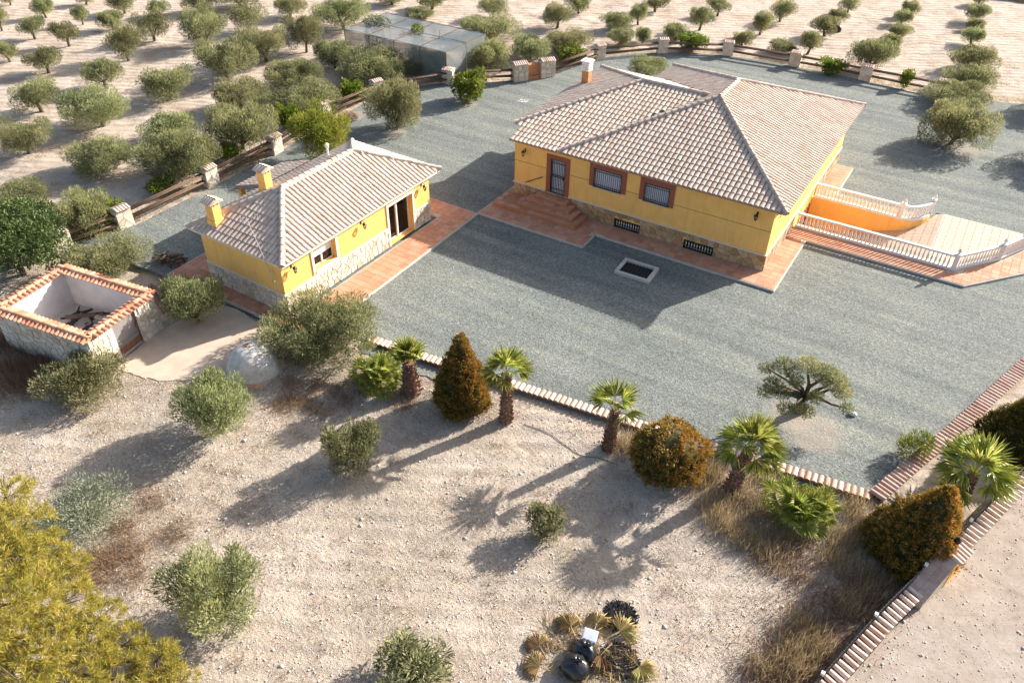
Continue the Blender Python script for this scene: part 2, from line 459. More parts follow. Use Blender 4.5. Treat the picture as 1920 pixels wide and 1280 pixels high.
def mesh_np(name, V, F, rnd, mat, smooth=False):
    me = bpy.data.meshes.new(name)
    nv, nf, k = len(V), len(F), F.shape[1]
    me.vertices.add(nv); me.vertices.foreach_set('co', np.ascontiguousarray(V, dtype=np.float32).ravel())
    me.loops.add(nf * k); me.loops.foreach_set('vertex_index', np.ascontiguousarray(F, dtype=np.int32).ravel())
    me.polygons.add(nf)
    me.polygons.foreach_set('loop_start', np.arange(0, nf * k, k, dtype=np.int32))
    if rnd is not None:
        a = me.attributes.new('rnd', 'FLOAT', 'POINT')
        a.data.foreach_set('value', np.ascontiguousarray(rnd, dtype=np.float32))
    me.materials.append(M[mat])
    if smooth:
        me.polygons.foreach_set('use_smooth', np.ones(nf, dtype=bool))
    me.update(calc_edges=True)
    me.validate()
    return me

def pip(x, y, poly):
    """points in polygon, vectorised"""
    x = np.asarray(x, float); y = np.asarray(y, float)
    ins = np.zeros(x.shape, bool)
    n = len(poly)
    for i in range(n):
        x0, y0 = poly[i][:2]; x1, y1 = poly[(i + 1) % n][:2]
        c = ((y0 > y) != (y1 > y)) & (x < (x1 - x0) * (y - y0) / ((y1 - y0) or 1e-9) + x0)
        ins ^= c
    return ins

def edge_dist(x, y, poly, closed=True):
    x = np.asarray(x, float); y = np.asarray(y, float)
    d = np.full(x.shape, 1e9)
    n = len(poly)
    for i in range(n if closed else n - 1):
        x0, y0 = poly[i][:2]; x1, y1 = poly[(i + 1) % n][:2]
        dx, dy = x1 - x0, y1 - y0
        t = np.clip(((x - x0) * dx + (y - y0) * dy) / (dx * dx + dy * dy + 1e-12), 0, 1)
        d = np.minimum(d, np.hypot(x - x0 - t * dx, y - y0 - t * dy))
    return d

def vnoise(x, y, s, seed=0):
    """cheap smooth value noise"""
    x = np.asarray(x, float) * s; y = np.asarray(y, float) * s
    g = np.random.default_rng(seed).random((64, 64))
    xi = np.floor(x).astype(int); yi = np.floor(y).astype(int)
    fx = x - xi; fy = y - yi
    fx = fx * fx * (3 - 2 * fx); fy = fy * fy * (3 - 2 * fy)
    a = g[xi % 64, yi % 64]; b = g[(xi + 1) % 64, yi % 64]; c = g[xi % 64, (yi + 1) % 64]; d = g[(xi + 1) % 64, (yi + 1) % 64]
    return (a * (1 - fx) + b * fx) * (1 - fy) + (c * (1 - fx) + d * fx) * fy

def smooth_line(pts, step):
    """Catmull-Rom through pts, resampled every step metres"""
    P = [Vector((p[0], p[1], 0)) for p in pts]
    out = []
    for i in range(len(P) - 1):
        p0 = P[max(i - 1, 0)]; p1 = P[i]; p2 = P[i + 1]; p3 = P[min(i + 2, len(P) - 1)]
        for k in range(24):
            t = k / 24
            out.append(0.5 * ((2 * p1) + (p2 - p0) * t + (2 * p0 - 5 * p1 + 4 * p2 - p3) * t * t + (3 * p1 - p0 - 3 * p2 + p3) * t ** 3))
    out.append(P[-1])
    res = [out[0]]; acc = 0.0
    for a, b in zip(out[:-1], out[1:]):
        l = (b - a).length; pos = 0.0
        while acc + (l - pos) >= step:
            pos += step - acc; acc = 0.0
            res.append(a.lerp(b, pos / l))
        acc += l - pos
    return res

# ------------------------------------------------------------------ the ground
KERB_FRONT = [(-13.3, -15.25), (-10.25, -14.96), (-5.21, -14.3), (-1.39, -13.85), (1.64, -13.45), (4.49, -13.02), (8.35, -12.55)]
KERB_RIGHT = [(8.35, -12.55), (9.33, -9.76), (10.43, -6.7), (12.28, -1.15), (14.6, 5.5)]
BACK = [(-32.6, -17.9), (-30.89, -15.2), (-30.75, -11.49), (-30.74, -7.06), (-31.0, -1.41), (-31.6, 6.85), (-31.2, 9.9), (-28.77, 12.9), (-24.9, 16.3), (-22.0, 23.9),
        (-17.92, 28.6), (-12.72, 31.0), (-7.44, 31.5), (-1.91, 31.46), (3.80, 30.9), (7.20, 32.4), (11.75, 33.71), (26, 36)]
YARD = [(p.x, p.y) for p in smooth_line(KERB_FRONT, 1.0)] + [(p.x, p.y) for p in smooth_line(KERB_RIGHT, 1.0)][1:] + [(26, 8)] + \
       [(p.x, p.y) for p in smooth_line(BACK, 1.2)][::-1] + [(-28.4, -17.0), (-26.4, -16.75), (-22.0, -16.75), (-17.2, -16.6), (-15.2, -15.4)]
RAMP_HOLE = [(-0.5, 5.5), (8.3, 5.5), (10.2, 7.9), (11.3, 10.1), (11.2, 11.7), (6.6, 11.8), (6.35, 11.0), (6.1, 10.2), (5.6, 9.72), (5.0, 9.5), (-0.5, 9.5)]
BOUND = [(14.6, -3.6), (12.85, -8.95), (11.28, -13.45), (10.25, -16.35), (9.63, -18.1), (8.81, -20.7), (7.4, -25.2), (5.8, -30.5)]

APRON = [(-21.2, -22.6), (-21.9, -19.9), (-20.95, -16.95), (-18.6, -16.95), (-17.3, -17.0), (-16.2, -17.6), (-15.1, -18.9), (-15.3, -20.4), (-16.6, -20.6), (-17.6, -21.1), (-18.68, -21.9), (-19.6, -22.3)]
def terrain(x, y):
    x = np.asarray(x, float); y = np.asarray(y, float)
    z = -0.20 - 0.10 * np.clip((-10 - y) / 6, 0, 1) + 0.10 * (vnoise(x, y, 0.22, 1) - 0.5) + 0.07 * (vnoise(x, y, 0.9, 2) - 0.5) + 0.035 * (vnoise(x, y, 2.1, 3) - 0.5)
    ins = pip(x, y, YARD)
    d = edge_dist(x, y, YARD)
    z = np.where(ins, np.minimum(z, -0.20) - 0.25 * np.clip((d - 0.3) / 0.6, 0, 1), z)
    # level ground along the kerb and round the concrete apron
    dk = edge_dist(x, y, KERB_FRONT + KERB_RIGHT[1:], False)
    wk = np.where(ins, 0, np.clip(1 - (dk - 0.9) / 1.8, 0, 1))
    z = z + (-0.135 + 0.15 * (z + 0.28) - z) * wk * wk * (3 - 2 * wk)
    wa = np.where(ins, 0, np.where(pip(x, y, APRON), 1, np.clip(1 - (edge_dist(x, y, APRON) - 0.3) / 1.2, 0, 1)))
    z = z + (-0.185 - z) * wa
    # a pit for the sunken garage ramp, well inside the yard
    p = pip(x, y, [(-2.5, 3.5), (13, 3.5), (13, 13.5), (-2.5, 13.5)])
    z = np.where(p, -3.4, z)
    return z

def tz(x, y):
    if bool(pip(np.array([x]), np.array([y]), YARD)[0]):
        return -0.12
    return float(terrain(np.array([x]), np.array([y]))[0])

def axis(a, b, fine, far):
    o = list(np.arange(a, b + 1e-6, fine))
    st = fine; lo = a; hi = b
    L_ = []; H_ = []
    while lo > -far:
        st *= 1.35; lo -= st; L_.append(lo)
    st = fine
    while hi < far:
        st *= 1.35; hi += st; H_.append(hi)
    return np.array(L_[::-1] + o + H_)

gx = axis(-50, 24, 0.33, 900); gy = axis(-40, 40, 0.33, 900)
GX, GY = np.meshgrid(gx, gy, indexing='ij')
GZ = terrain(GX.ravel(), GY.ravel())
far_ = np.hypot(GX.ravel(), GY.ravel())
GZ = np.where(far_ > 150, -0.2, GZ)
nx, ny = len(gx), len(gy)
idx = np.arange(nx * ny).reshape(nx, ny)
F = np.stack([idx[:-1, :-1], idx[1:, :-1], idx[1:, 1:], idx[:-1, 1:]], -1).reshape(-1, 4)
me = mesh_np('field_ground', np.stack([GX.ravel(), GY.ravel(), GZ], 1), F, None, 'earth', True)
tag(inst('field_ground', me), kind='structure')

def sheet(name, poly, z, mat, holes=(), kind='structure', thick=0.0):
    pts = [Vector(p) for p in poly]
    edges = [(i, (i + 1) % len(poly)) for i in range(len(poly))]
    for h in holes:
        n = len(pts)
        pts += [Vector(p) for p in h]
        edges += [(n + i, n + (i + 1) % len(h)) for i in range(len(h))]
    v, e, f, *_ = delaunay_2d_cdt(pts, edges, [], 0, 1e-4)
    keep = []
    for t in f:
        cx = sum(v[i].x for i in t) / len(t); cy = sum(v[i].y for i in t) / len(t)
        if not pip([cx], [cy], poly)[0]: continue
        if any(pip([cx], [cy], h)[0] for h in holes): continue
        keep.append(t)
    mb = MB().add([(p.x, p.y, z) for p in v], keep)
    if thick:
        for i in range(len(poly)):
            a = poly[i]; b = poly[(i + 1) % len(poly)]
            mb.quad((a[0], a[1], z), (a[0], a[1], z - thick), (b[0], b[1], z - thick), (b[0], b[1], z))
    o = mb.build(name, mat)
    # faces must look up
    bm = bmesh.new(); bm.from_mesh(o.data)
    bmesh.ops.recalc_face_normals(bm, faces=bm.faces)
    if sum(fc.normal.z for fc in bm.faces) < 0:
        bmesh.ops.reverse_faces(bm, faces=bm.faces)
    bm.to_mesh(o.data); bm.free()
    return tag(o, kind=kind)

sheet('gravel_yard', YARD, -0.12, 'gravel', [RAMP_HOLE], thick=0.2)
rp = [(x + 0.22, y) for x, y in BOUND[:-1]] + [(5.5, -34), (60, -60), (60, 8), (18.5, 8)]
_sp = smooth_line(KERB_FRONT, 0.3); _rj = random.Random(8)
_out = []
for i, p in enumerate(_sp):
    d = (_sp[min(i + 1, len(_sp) - 1)] - _sp[max(i - 1, 0)]).normalized()
    wdt = 0.30 + 0.75 * max(0, math.sin(i * 0.11 + 0.6)) * (1 - 0.4 * i / len(_sp)) + _rj.uniform(-0.10, 0.12)
    _out.append((p.x + d.y * wdt, p.y - d.x * wdt))
sheet('gravel_spill', [(p.x, p.y) for p in _sp] + _out[::-1], -0.108, 'gravel')
sheet('dirt_road', rp, -0.19, 'road', thick=0.2)
_ap = [(p.x, p.y) for p in smooth_line(APRON + [APRON[0]], 0.25)][:-1]
_rj = random.Random(3)
_ap = [(x + _rj.uniform(-0.07, 0.07), y + _rj.uniform(-0.07, 0.07)) if y < -17.2 else (x, y) for x, y in _ap]
sheet('concrete_apron', _ap, -0.16, 'apron', thick=0.25)

# ------------------------------------------------------------------ building parts
CAMP = Vector((6.986, -36.108, 22.4))

def barrel(r0, r1, length, seg=5, hk=0.9):
    """half-round clay tile, lower end at y=0 raised on the tile below"""
    vs = []; fs = []
    for j, (r, y, dz) in enumerate(((r0, -0.03, 0.026), (r1, length, 0.0))):
        for k in range(seg + 1):
            a = math.pi * k / seg
            vs.append((r * math.cos(a), y, r * hk * math.sin(a) + dz))
    n = seg + 1
    for k in range(seg):
        fs.append((k, n + k, n + k + 1, k + 1))
    # the thick lower lip, on vertices of its own so that its edge stays crisp
    o = len(vs)
    vs += vs[:n]
    for k in range(n):
        a = math.pi * k / seg
        vs.append(((r0 - 0.022) * math.cos(a), -0.03, (r0 - 0.022) * hk * math.sin(a)))
    for k in range(seg):
        fs.append((o + n + k, o + k, o + k + 1, o + n + k + 1))
    return vs, fs

TV, TF = barrel(0.124, 0.116, 0.45, 6, 0.60)
TILE = MB().add(TV, TF).mesh('roof_tile', 'rooftile', True)
TCOL, TROW = 0.267, 0.42

def roof_plane(p0, u, h, z0, k, poly, out):
    """lay tiles over the plan polygon of one slope; collects their matrices"""
    u = Vector((u[0], u[1], 0)); hh = Vector((h[0], h[1], 0)); p0 = Vector((p0[0], p0[1], 0))
    W = (hh + Vector((0, 0, k))).normalized(); N = u.cross(W).normalized()
    c = 1 / math.sqrt(1 + k * k)
    ab = [((Vector((x, y, 0)) - p0).dot(u), (Vector((x, y, 0)) - p0).dot(hh)) for x, y in poly]
    amin, amax = min(a for a, b in ab), max(a for a, b in ab)
    bmax = max(b for a, b in ab)
    rows = int(bmax / (TROW * c)) + 1
    for j in range(rows):
        b0 = j * TROW * c
        n0 = int(math.floor(amin / TCOL)); n1 = int(math.ceil(amax / TCOL))
        for i in range(n0, n1):
            a = (i + 0.5) * TCOL
            if not pip([a], [b0 + TROW * c * 0.5], ab)[0]: continue
            p = p0 + u * (a + random.uniform(-0.006, 0.006)) + hh * b0
            p.z = z0 + k * b0
            p += N * 0.004
            m_ = Matrix(((u.x, W.x, N.x, p.x), (u.y, W.y, N.y, p.y), (u.z, W.z, N.z, p.z), (0, 0, 0, 1)))
            m_ = m_ @ Matrix.Rotation(random.uniform(-0.02, 0.02), 4, 'Z')
            out.append(m_)

def place_tiles(mats, parent, limit=300, mesh=TILE, tv=TV, tf=TF, mat='rooftile', eye=None):
    """the ones that show largest become pieces of their own, the rest one joined part"""
    e = eye or CAMP
    def key(m_):
        p = m_.translation; n = m_.to_3x3().col[2]
        d = (e - p)
        return -max(0.05, d.normalized().dot(n)) / d.length_squared
    mats = sorted(mats, key=key)
    for m_ in mats[:limit]:
        inst('roof_tile', mesh, parent, mtx=m_)
    rest = mats[limit:]
    if rest:
        V0 = np.array([(*v, 1) for v in tv]); F0 = np.array(tf)
        V = np.concatenate([(np.array(m_) @ V0.T).T[:, :3] for m_ in rest])
        F = np.concatenate([F0 + i * len(V0) for i in range(len(rest))])
        r = np.repeat(rng.random(len(rest)), len(V0))
        o = inst('roof_tiles', mesh_np('roof_tiles', V, F, r, mat, True), parent)
        tag(o, kind='stuff')

RV, RF = barrel(0.122, 0.105, 0.44, 6)
RIDGE = MB().add(RV, RF).mesh('ridge_tile', 'ridgetile', True)

def ridge_line(P, Q, parent, mortar, up=Vector((0, 0, 1)), lift=0.05):
    P = Vector(P); Q = Vector(Q)
    if Q.z < P.z - 1e-3: P, Q = Q, P
    d = (Q - P); L = d.length; d.normalize()
    x = d.cross(up).normalized(); z = x.cross(d)
    n = max(1, int(round(L / 0.40)))
    for i in range(n):
        p = P + d * (i * L / n) + z * lift
        m_ = Matrix(((x.x, d.x, z.x, p.x), (x.y, d.y, z.y, p.y), (x.z, d.z, z.z, p.z), (0, 0, 0, 1)))
        m_ = m_ @ Matrix.Rotation(random.uniform(-0.04, 0.04), 4, 'Z')
        inst('ridge_tile', RIDGE, parent, mtx=m_)
    # mortar bed
    a = 0.16
    vs = [P - x * a - z * 0.04, P + x * a - z * 0.04, P + x * 0.11 + z * 0.085, P - x * 0.11 + z * 0.085]
    vs += [v + d * L for v in vs]
    mortar.add(vs, [(0, 1, 2, 3), (7, 6, 5, 4), (0, 4, 5, 1), (1, 5, 6, 2), (2, 6, 7, 3), (3, 7, 4, 0)])

def clip_poly(poly, n, c):
    """keep the side n.p <= c"""
    out = []
    for i in range(len(poly)):
        a = poly[i]; b = poly[(i + 1) % len(poly)]
        da = n[0] * a[0] + n[1] * a[1] - c; db = n[0] * b[0] + n[1] * b[1] - c
        if da <= 0: out.append(a)
        if (da < 0) != (db < 0) and abs(da - db) > 1e-9:
            t = da / (da - db)
            out.append((a[0] + (b[0] - a[0]) * t, a[1] + (b[1] - a[1]) * t))
    return out

def flagstones(L, H, size, seed, gap=0.014, holes=()):
    """irregular polygons that fill an L x H strip"""
    r = random.Random(seed)
    nxs = max(1, int(L / size)); nys = max(1, int(round(H / size)))
    S = {}
    for i in range(nxs):
        for j in range(nys):
            S[i, j] = ((i + 0.5 + r.uniform(-0.42, 0.42)) * L / nxs, (j + 0.5 + r.uniform(-0.40, 0.40)) * H / nys)
    res = []
    for (i, j), s in S.items():
        poly = [(0, 0), (L, 0), (L, H), (0, H)]
        for di in range(-3, 4):
            for dj in range(-3, 4):
                q = S.get((i + di, j + dj))
                if q is None or q == s: continue
                n = (q[0] - s[0], q[1] - s[1]); l = math.hypot(*n); n = (n[0] / l, n[1] / l)
                c = n[0] * (s[0] + q[0]) / 2 + n[1] * (s[1] + q[1]) / 2 - gap
                poly = clip_poly(poly, n, c)
                if len(poly) < 3: break
            if len(poly) < 3: break
        if len(poly) < 3: continue
        cx = sum(p[0] for p in poly) / len(poly); cz = sum(p[1] for p in poly) / len(poly)
        skip = False
        for (a0, a1, b0, b1) in holes:      # stones give way to openings
            if a0 < cx < a1 and b0 < cz < b1: skip = True; break
            if max(p[0] for p in poly) < a0 or min(p[0] for p in poly) > a1 or max(p[1] for p in poly) < b0 or min(p[1] for p in poly) > b1: continue
            opts = [((1, 0), a0), ((-1, 0), -a1), ((0, -1), -b1)]
            best = max((clip_poly(poly, n, c) for n, c in opts), key=lambda q: abs(area2(q)) if len(q) > 2 else 0)
            poly = best
            if len(poly) < 3: skip = True; break
        if skip or abs(area2(poly)) < 0.004: continue
        res.append(poly)
    return res

def area2(p):
    return 0.5 * sum(p[i][0] * p[(i + 1) % len(p)][1] - p[(i + 1) % len(p)][0] * p[i][1] for i in range(len(p)))

def stone_wall(parent, O, U, N, L, H, size, mat, seed, holes=(), limit=300, name='stone', depth=0.045, z0=0.0):
    """flagstone cladding standing proud of a mortar bed"""
    O = Vector(O); U = Vector(U); N = Vector(N); Z = Vector((0, 0, 1))
    r = random.Random(seed + 99)
    polys = flagstones(L, H, size, seed, holes=holes)
    rest = MB()
    for i, pl in enumerate(polys):
        t = depth + r.uniform(-0.012, 0.015)
        n = len(pl)
        cx = sum(p[0] for p in pl) / n; cz = sum(p[1] for p in pl) / n
        back = [O + U * a + Z * (b + z0) for a, b in pl]
        front = [O + U * (cx + (a - cx) * 0.94) + Z * (cz + (b - cz) * 0.94 + z0) + N * (t + r.uniform(-0.006, 0.006)) for a, b in pl]
        fs = [tuple(range(n, 2 * n))] + [(k, (k + 1) % n, n + (k + 1) % n, n + k) for k in range(n)]
        if i < limit:
            MB().add(back + front, fs, r.random() * 0.999).build(name, mat, parent)
        else:
            rest.add(back + front, fs, r.random() * 0.999)
    if rest.v:
        tag(rest.build('stone_cladding', mat, parent), kind='stuff')

def wall_faces(mb, O, U, N, L, z0, z1, holes=(), depth=0.2):
    """a wall face with openings and their reveals (holes: a0,a1,z0,z1)"""
    O = Vector(O); U = Vector(U); N = Vector(N); Z = Vector((0, 0, 1))
    xs = sorted({0, L, *[h[0] for h in holes], *[h[1] for h in holes]})
    zs = sorted({z0, z1, *[h[2] for h in holes], *[h[3] for h in holes]})
    P = lambda a, z, d=0: O + U * a + Z * z - N * d
    for a, b in zip(xs[:-1], xs[1:]):
        for c, d in zip(zs[:-1], zs[1:]):
            if any(h[0] - 1e-6 <= a and b <= h[1] + 1e-6 and h[2] - 1e-6 <= c and d <= h[3] + 1e-6 for h in holes): continue
            mb.quad(P(a, c), P(b, c), P(b, d), P(a, d))
    for h in holes:
        a, b, c, d = h
        mb.quad(P(a, c), P(a, d), P(a, d, depth), P(a, c, depth))
        mb.quad(P(b, c, depth), P(b, d, depth), P(b, d), P(b, c))
        mb.quad(P(a, d), P(b, d), P(b, d, depth), P(a, d, depth))
        mb.quad(P(a, c, depth), P(b, c, depth), P(b, c), P(a, c))

def frame_boxes(mb, a0, a1, z0, z1, y0, y1, wl, wt, wb=0.0):
    """a frame round an opening in a wall that faces -y"""
    mb.box(a0 - wl, a0, y0, y1, z0 - wb, z1 + wt)
    mb.box(a1, a1 + wl, y0, y1, z0 - wb, z1 + wt)
    if wt: mb.box(a0, a1, y0, y1, z1, z1 + wt)
    if wb: mb.box(a0, a1, y0, y1, z0 - wb, z0)

def wall_lamp(loc, rz, label):
    """iron lantern on a scrolled bracket, arm towards local -y"""
    t = empty('wall_lamp', loc, rz, label, 'lamp', 'wall lanterns')
    a = MB(); a.box(-0.04, 0.04, -0.02, 0, -0.14, 0.06)
    a.tube([(0, -0.01, 0.0), (0, -0.10, 0.09), (0, -0.20, 0.09), (0, -0.24, 0.02)], 0.014, 5)
    a.build('bracket', 'black', t)
    b = MB(); b.lathe([(0.05, -0.30), (0.062, -0.28), (0.10, -0.07)], 6, (0, -0.24))
    b.build('lantern_glass', 'glass', t)
    c = MB(); c.lathe([(0.125, -0.07), (0.11, -0.05), (0.04, 0.02), (0.012, 0.05)], 6, (0, -0.24))
    c.lathe([(0.012, -0.36), (0.05, -0.31), (0.055, -0.29)], 6, (0, -0.24))
    for k in range(6):
        q = k * math.pi / 3
        c.tube([(0.06 * math.cos(q), -0.24 + 0.06 * math.sin(q), -0.29), (0.102 * math.cos(q), -0.24 + 0.102 * math.sin(q), -0.07)], 0.008, 4)
    c.build('lantern_cap', 'black', t)
    return t

# ------------------------------------------------------------------ paving
def tile_field(name, poly, z, mat, size, parent, limit, zf=None, edge=0.06):
    """square tiles laid in a grid inside a polygon"""
    x0 = min(p[0] for p in poly); x1 = max(p[0] for p in poly); y0 = min(p[1] for p in poly); y1 = max(p[1] for p in poly)
    x0 += edge; y0 += edge
    g = 0.012
    mb = MB(); s = size - g
    mb.add([(0, 0, -0.02), (s, 0, -0.02), (s, s, -0.02), (0, s, -0.02), (0.004, 0.004, 0), (s - 0.004, 0.004, 0), (s - 0.004, s - 0.004, 0), (0.004, s - 0.004, 0)],
           [(4, 5, 6, 7), (0, 1, 5, 4), (1, 2, 6, 5), (2, 3, 7, 6), (3, 0, 4, 7)])
    me = mb.mesh('floor_tile', mat)
    cells = []
    y = y0
    while y < y1 - 0.05:
        x = x0
        while x < x1 - 0.05:
            cs = [(x + size * a, y + size * b) for a, b in ((0.06, 0.06), (0.94, 0.06), (0.94, 0.94), (0.06, 0.94))]
            if all(pip([c[0]], [c[1]], poly)[0] for c in cs) and (edge == 0 or min(edge_dist([c[0] for c in cs], [c[1] for c in cs], poly)) > edge): cells.append((x + g / 2, y + g / 2, 'full', None))
            elif any(pip([c[0]], [c[1]], poly)[0] for c in cs): cells.append((x + g / 2, y + g / 2, 'cut', None))
            x += size
        y += size
    full = [c for c in cells if c[2] == 'full']
    full.sort(key=lambda c: (c[0] - CAMP.x) ** 2 + (c[1] - CAMP.y) ** 2)
    zz = lambda x, y: (z if zf is None else zf(x + size / 2, y + size / 2))
    for c in full[:limit]:
        o = inst('floor_tile', me, parent, loc=(c[0], c[1], zz(c[0], c[1]) + random.uniform(-0.002, 0.002)))
        if zf is not None:
            o.rotation_euler = (0, -math.atan2(zf(c[0] + size, c[1]) - zf(c[0], c[1]), size), 0)
            o.location.z = zf(c[0], c[1]) + 0.004
    rest = MB()
    for c in full[limit:]:
        rest.add([(v[0] + c[0], v[1] + c[1], v[2] + (z if zf is None else zf(v[0] + c[0], v[1] + c[1]))) for v in mb.v], mb.f, random.random() * 0.999)
    # cut tiles at slanted edges: clipped to the polygon
    for c in cells:
        if c[2] != 'cut': continue
        sq = [(c[0], c[1]), (c[0] + s, c[1]), (c[0] + s, c[1] + s), (c[0], c[1] + s)]
        pg = clip_to(sq, poly, edge)
        if len(pg) < 3 or abs(area2(pg)) < 0.006: continue
        rest.add([(p[0], p[1], (z if zf is None else zf(p[0], p[1])) - 0.001) for p in pg], [tuple(range(len(pg)))], random.random() * 0.999)
    if rest.v:
        tag(rest.build('floor_tiles', mat, parent), kind='stuff')

def clip_to(sq, poly, edge=0.0):
    """the part of a small square inside a (locally simple) polygon: clip by the nearby edges"""
    cx = sum(p[0] for p in sq) / 4; cy = sum(p[1] for p in sq) / 4
    orient = 1 if area2(poly) > 0 else -1
    out = sq
    for i in range(len(poly)):
        a = poly[i]; b = poly[(i + 1) % len(poly)]
        if edge_dist([cx], [cy], [a, b], False)[0] > 0.45: continue
        d = (b[0] - a[0], b[1] - a[1]); l = math.hypot(*d)
        if l < 1e-6: continue
        n = (d[1] / l * orient, -d[0] / l * orient)     # outward
        out = clip_poly(out, n, n[0] * a[0] + n[1] * a[1] - edge)
        if len(out) < 3: return out
    return out

PATIO = [(-15.6, -2.95), (-8.85, -2.95), (-8.85, -1.42), (1.1, -1.42), (1.1, 4.27), (9.07, 4.25), (11.6, 7.3), (13.2, 10.5), (12.6, 11.0), (11.42, 10.0), (10.3, 7.8), (8.37, 5.40),
         (-0.02, 5.40), (-0.02, -0.02), (-14.97, -0.02), (-14.97, 11), (-15.6, 11)]
PATIO2 = [(-0.02, 9.74), (4.95, 9.74), (5.5, 9.92), (5.98, 10.4), (5.9, 10.75), (1.15, 10.75), (1.15, 14.8), (-0.02, 14.8)]
PATIO3 = [(-25.2, -16.66), (-15.48, -16.66), (-15.52, -2.97), (-22.0, -2.97), (-22.0, -4.6), (-17.2, -4.6), (-17.35, -15.6), (-22.7, -15.6), (-22.7, -13.0), (-25.2, -13.0)]
for pol, nm, lim in ((PATIO, 'house_patio', 280), (PATIO2, 'side_patio', 20), (PATIO3, 'annexe_patio', 200)):
    slab = sheet(nm, pol, -0.012, 'concrete', thick=0.16)
    tile_field('floor_tile', pol, 0.004, 'floortile', 0.4, slab, lim)
# ------------------------------------------------------------------ sunken garage ramp
def ramp_z(x, y=0):
    return -0.015 if x > 7.0 else -0.015 - 2.3 * (7.0 - max(x, -0.5)) / 7.0
FLOOR = [(-0.45, 5.6), (8.27, 5.6), (10.12, 7.95), (11.2, 10.1), (11.1, 11.7), (6.5, 11.7), (6.28, 11.0), (6.02, 10.25), (5.55, 9.72), (4.98, 9.48), (-0.45, 9.48)]
rf = MB()
left = clip_poly(FLOOR, (1, 0), 7.0); rgt = clip_poly(FLOOR, (-1, 0), -7.0)
for pg in (left, rgt):
    rf.add([(p[0], p[1], ramp_z(p[0]) - 0.02) for p in pg], [tuple(range(len(pg)))])
ramp = tag(rf.build('garage_ramp', 'concrete'), kind='structure')
tile_field('floor_tile', rgt, -0.012, 'beigetile', 0.42, ramp, 150)
tile_field('floor_tile', left, 0, 'beigetile', 0.42, ramp, 110, zf=lambda x, y: -0.012 - 2.3 * (7.0 - x) / 7.0)

FAR_WALL = [(0.0, 9.5), (2.5, 9.5), (5.0, 9.5), (5.35, 9.58), (5.62, 9.74), (5.9, 10.02), (6.1, 10.3), (6.25, 10.65), (6.35, 11.05)]
def strip_wall(name, line, w, z0, z1, mat, parent=None):
    mb = MB()
    P = [Vector((*p, 0)) for p in line]
    ring = []
    for i, p in enumerate(P):
        d = (P[min(i + 1, len(P) - 1)] - P[max(i - 1, 0)]).normalized()
        n = Vector((-d.y, d.x, 0))
        ring.append((p, p + n * w))
    for (a, b), (c, d) in zip(ring[:-1], ring[1:]):
        lo = Vector((0, 0, z0)); hi = Vector((0, 0, z1))
        mb.quad(a + lo, c + lo, c + hi, a + hi); mb.quad(d + lo, b + lo, b + hi, d + hi); mb.quad(a + hi, c + hi, d + hi, b + hi)
    for (a, b), s in ((ring[0], 1), (ring[-1], -1)):
        lo = Vector((0, 0, z0)); hi = Vector((0, 0, z1))
        mb.quad(b + lo, a + lo, a + hi, b + hi)
    return mb.build(name, mat, parent)
tag(strip_wall('ramp_wall', FAR_WALL, 0.22, -2.6, 0.0, 'stucco'), 'yellow retaining wall along the far side of the sunken ramp', 'wall')
tag(strip_wall('ramp_wall', [(0.0, 5.40), (8.37, 5.40), (10.28, 7.83), (11.35, 10.1)], 0.20, -2.6, -0.015, 'stucco'), 'yellow retaining wall along the near side of the sunken ramp', 'wall')

BAL = MB().lathe([(0.055, 0), (0.055, 0.05), (0.035, 0.08), (0.062, 0.20), (0.066, 0.26), (0.038, 0.42), (0.030, 0.52), (0.045, 0.58), (0.055, 0.60), (0.055, 0.64)], 8).mesh('baluster', 'white', True)
def balustrade(line, posts, label, step=0.205, z=0.0):
    t = empty('balustrade', (line[0][0], line[0][1], z), 0, label, 'balustrade', 'white balustrades of the ramp')
    L0 = Vector((line[0][0], line[0][1], 0))
    lp = [Vector((*p, 0)) - L0 for p in line]
    def rail(nm, w, z0, z1):
        mb = MB(); ring = []
        for i, p in enumerate(lp):
            d = (lp[min(i + 1, len(lp) - 1)] - lp[max(i - 1, 0)]).normalized()
            n = Vector((-d.y, d.x, 0)); ring.append((p - n * w / 2, p + n * w / 2))
        lo = Vector((0, 0, z0)); hi = Vector((0, 0, z1))
        for (a, b), (c, d) in zip(ring[:-1], ring[1:]):
            mb.quad(a + lo, c + lo, c + hi, a + hi); mb.quad(d + lo, b + lo, b + hi, d + hi); mb.quad(a + hi, c + hi, d + hi, b + hi); mb.quad(b + lo, d + lo, c + lo, a + lo)
        for a, b in (ring[0], ring[-1]):
            mb.quad(a + lo, b + lo, b + hi, a + hi)
        return mb.build(nm, 'white', t)
    rail('bottom_rail', 0.20, 0.0, 0.14)
    rail('top_rail', 0.17, 0.78, 0.88)
    acc = step * 0.5
    pp = [Vector((*p, 0)) - L0 for p in posts]
    for a, b in zip(lp[:-1], lp[1:]):
        l = (b - a).length; d = (b - a) / l
        while acc < l:
            q = a + d * acc
            if all((q - s).length > 0.16 for s in pp):
                inst('baluster', BAL, t, loc=(q.x, q.y, 0.14))
            acc += step
        acc -= l
    for s in pp:
        mb = MB(); mb.box(s.x - 0.11, s.x + 0.11, s.y - 0.11, s.y + 0.11, 0.004, 0.93)
        mb.box(s.x - 0.14, s.x + 0.14, s.y - 0.14, s.y + 0.14, 0.93, 0.98)
        po = mb.build('post', 'white', t)
        f_ = MB(); f_.lathe([(0.10, 0.98), (0.05, 1.02), (0.09, 1.08), (0.10, 1.14), (0.05, 1.24), (0.01, 1.30)], 8, (s.x, s.y))
        f_.build('finial', 'white', po, smooth=True)
    return t
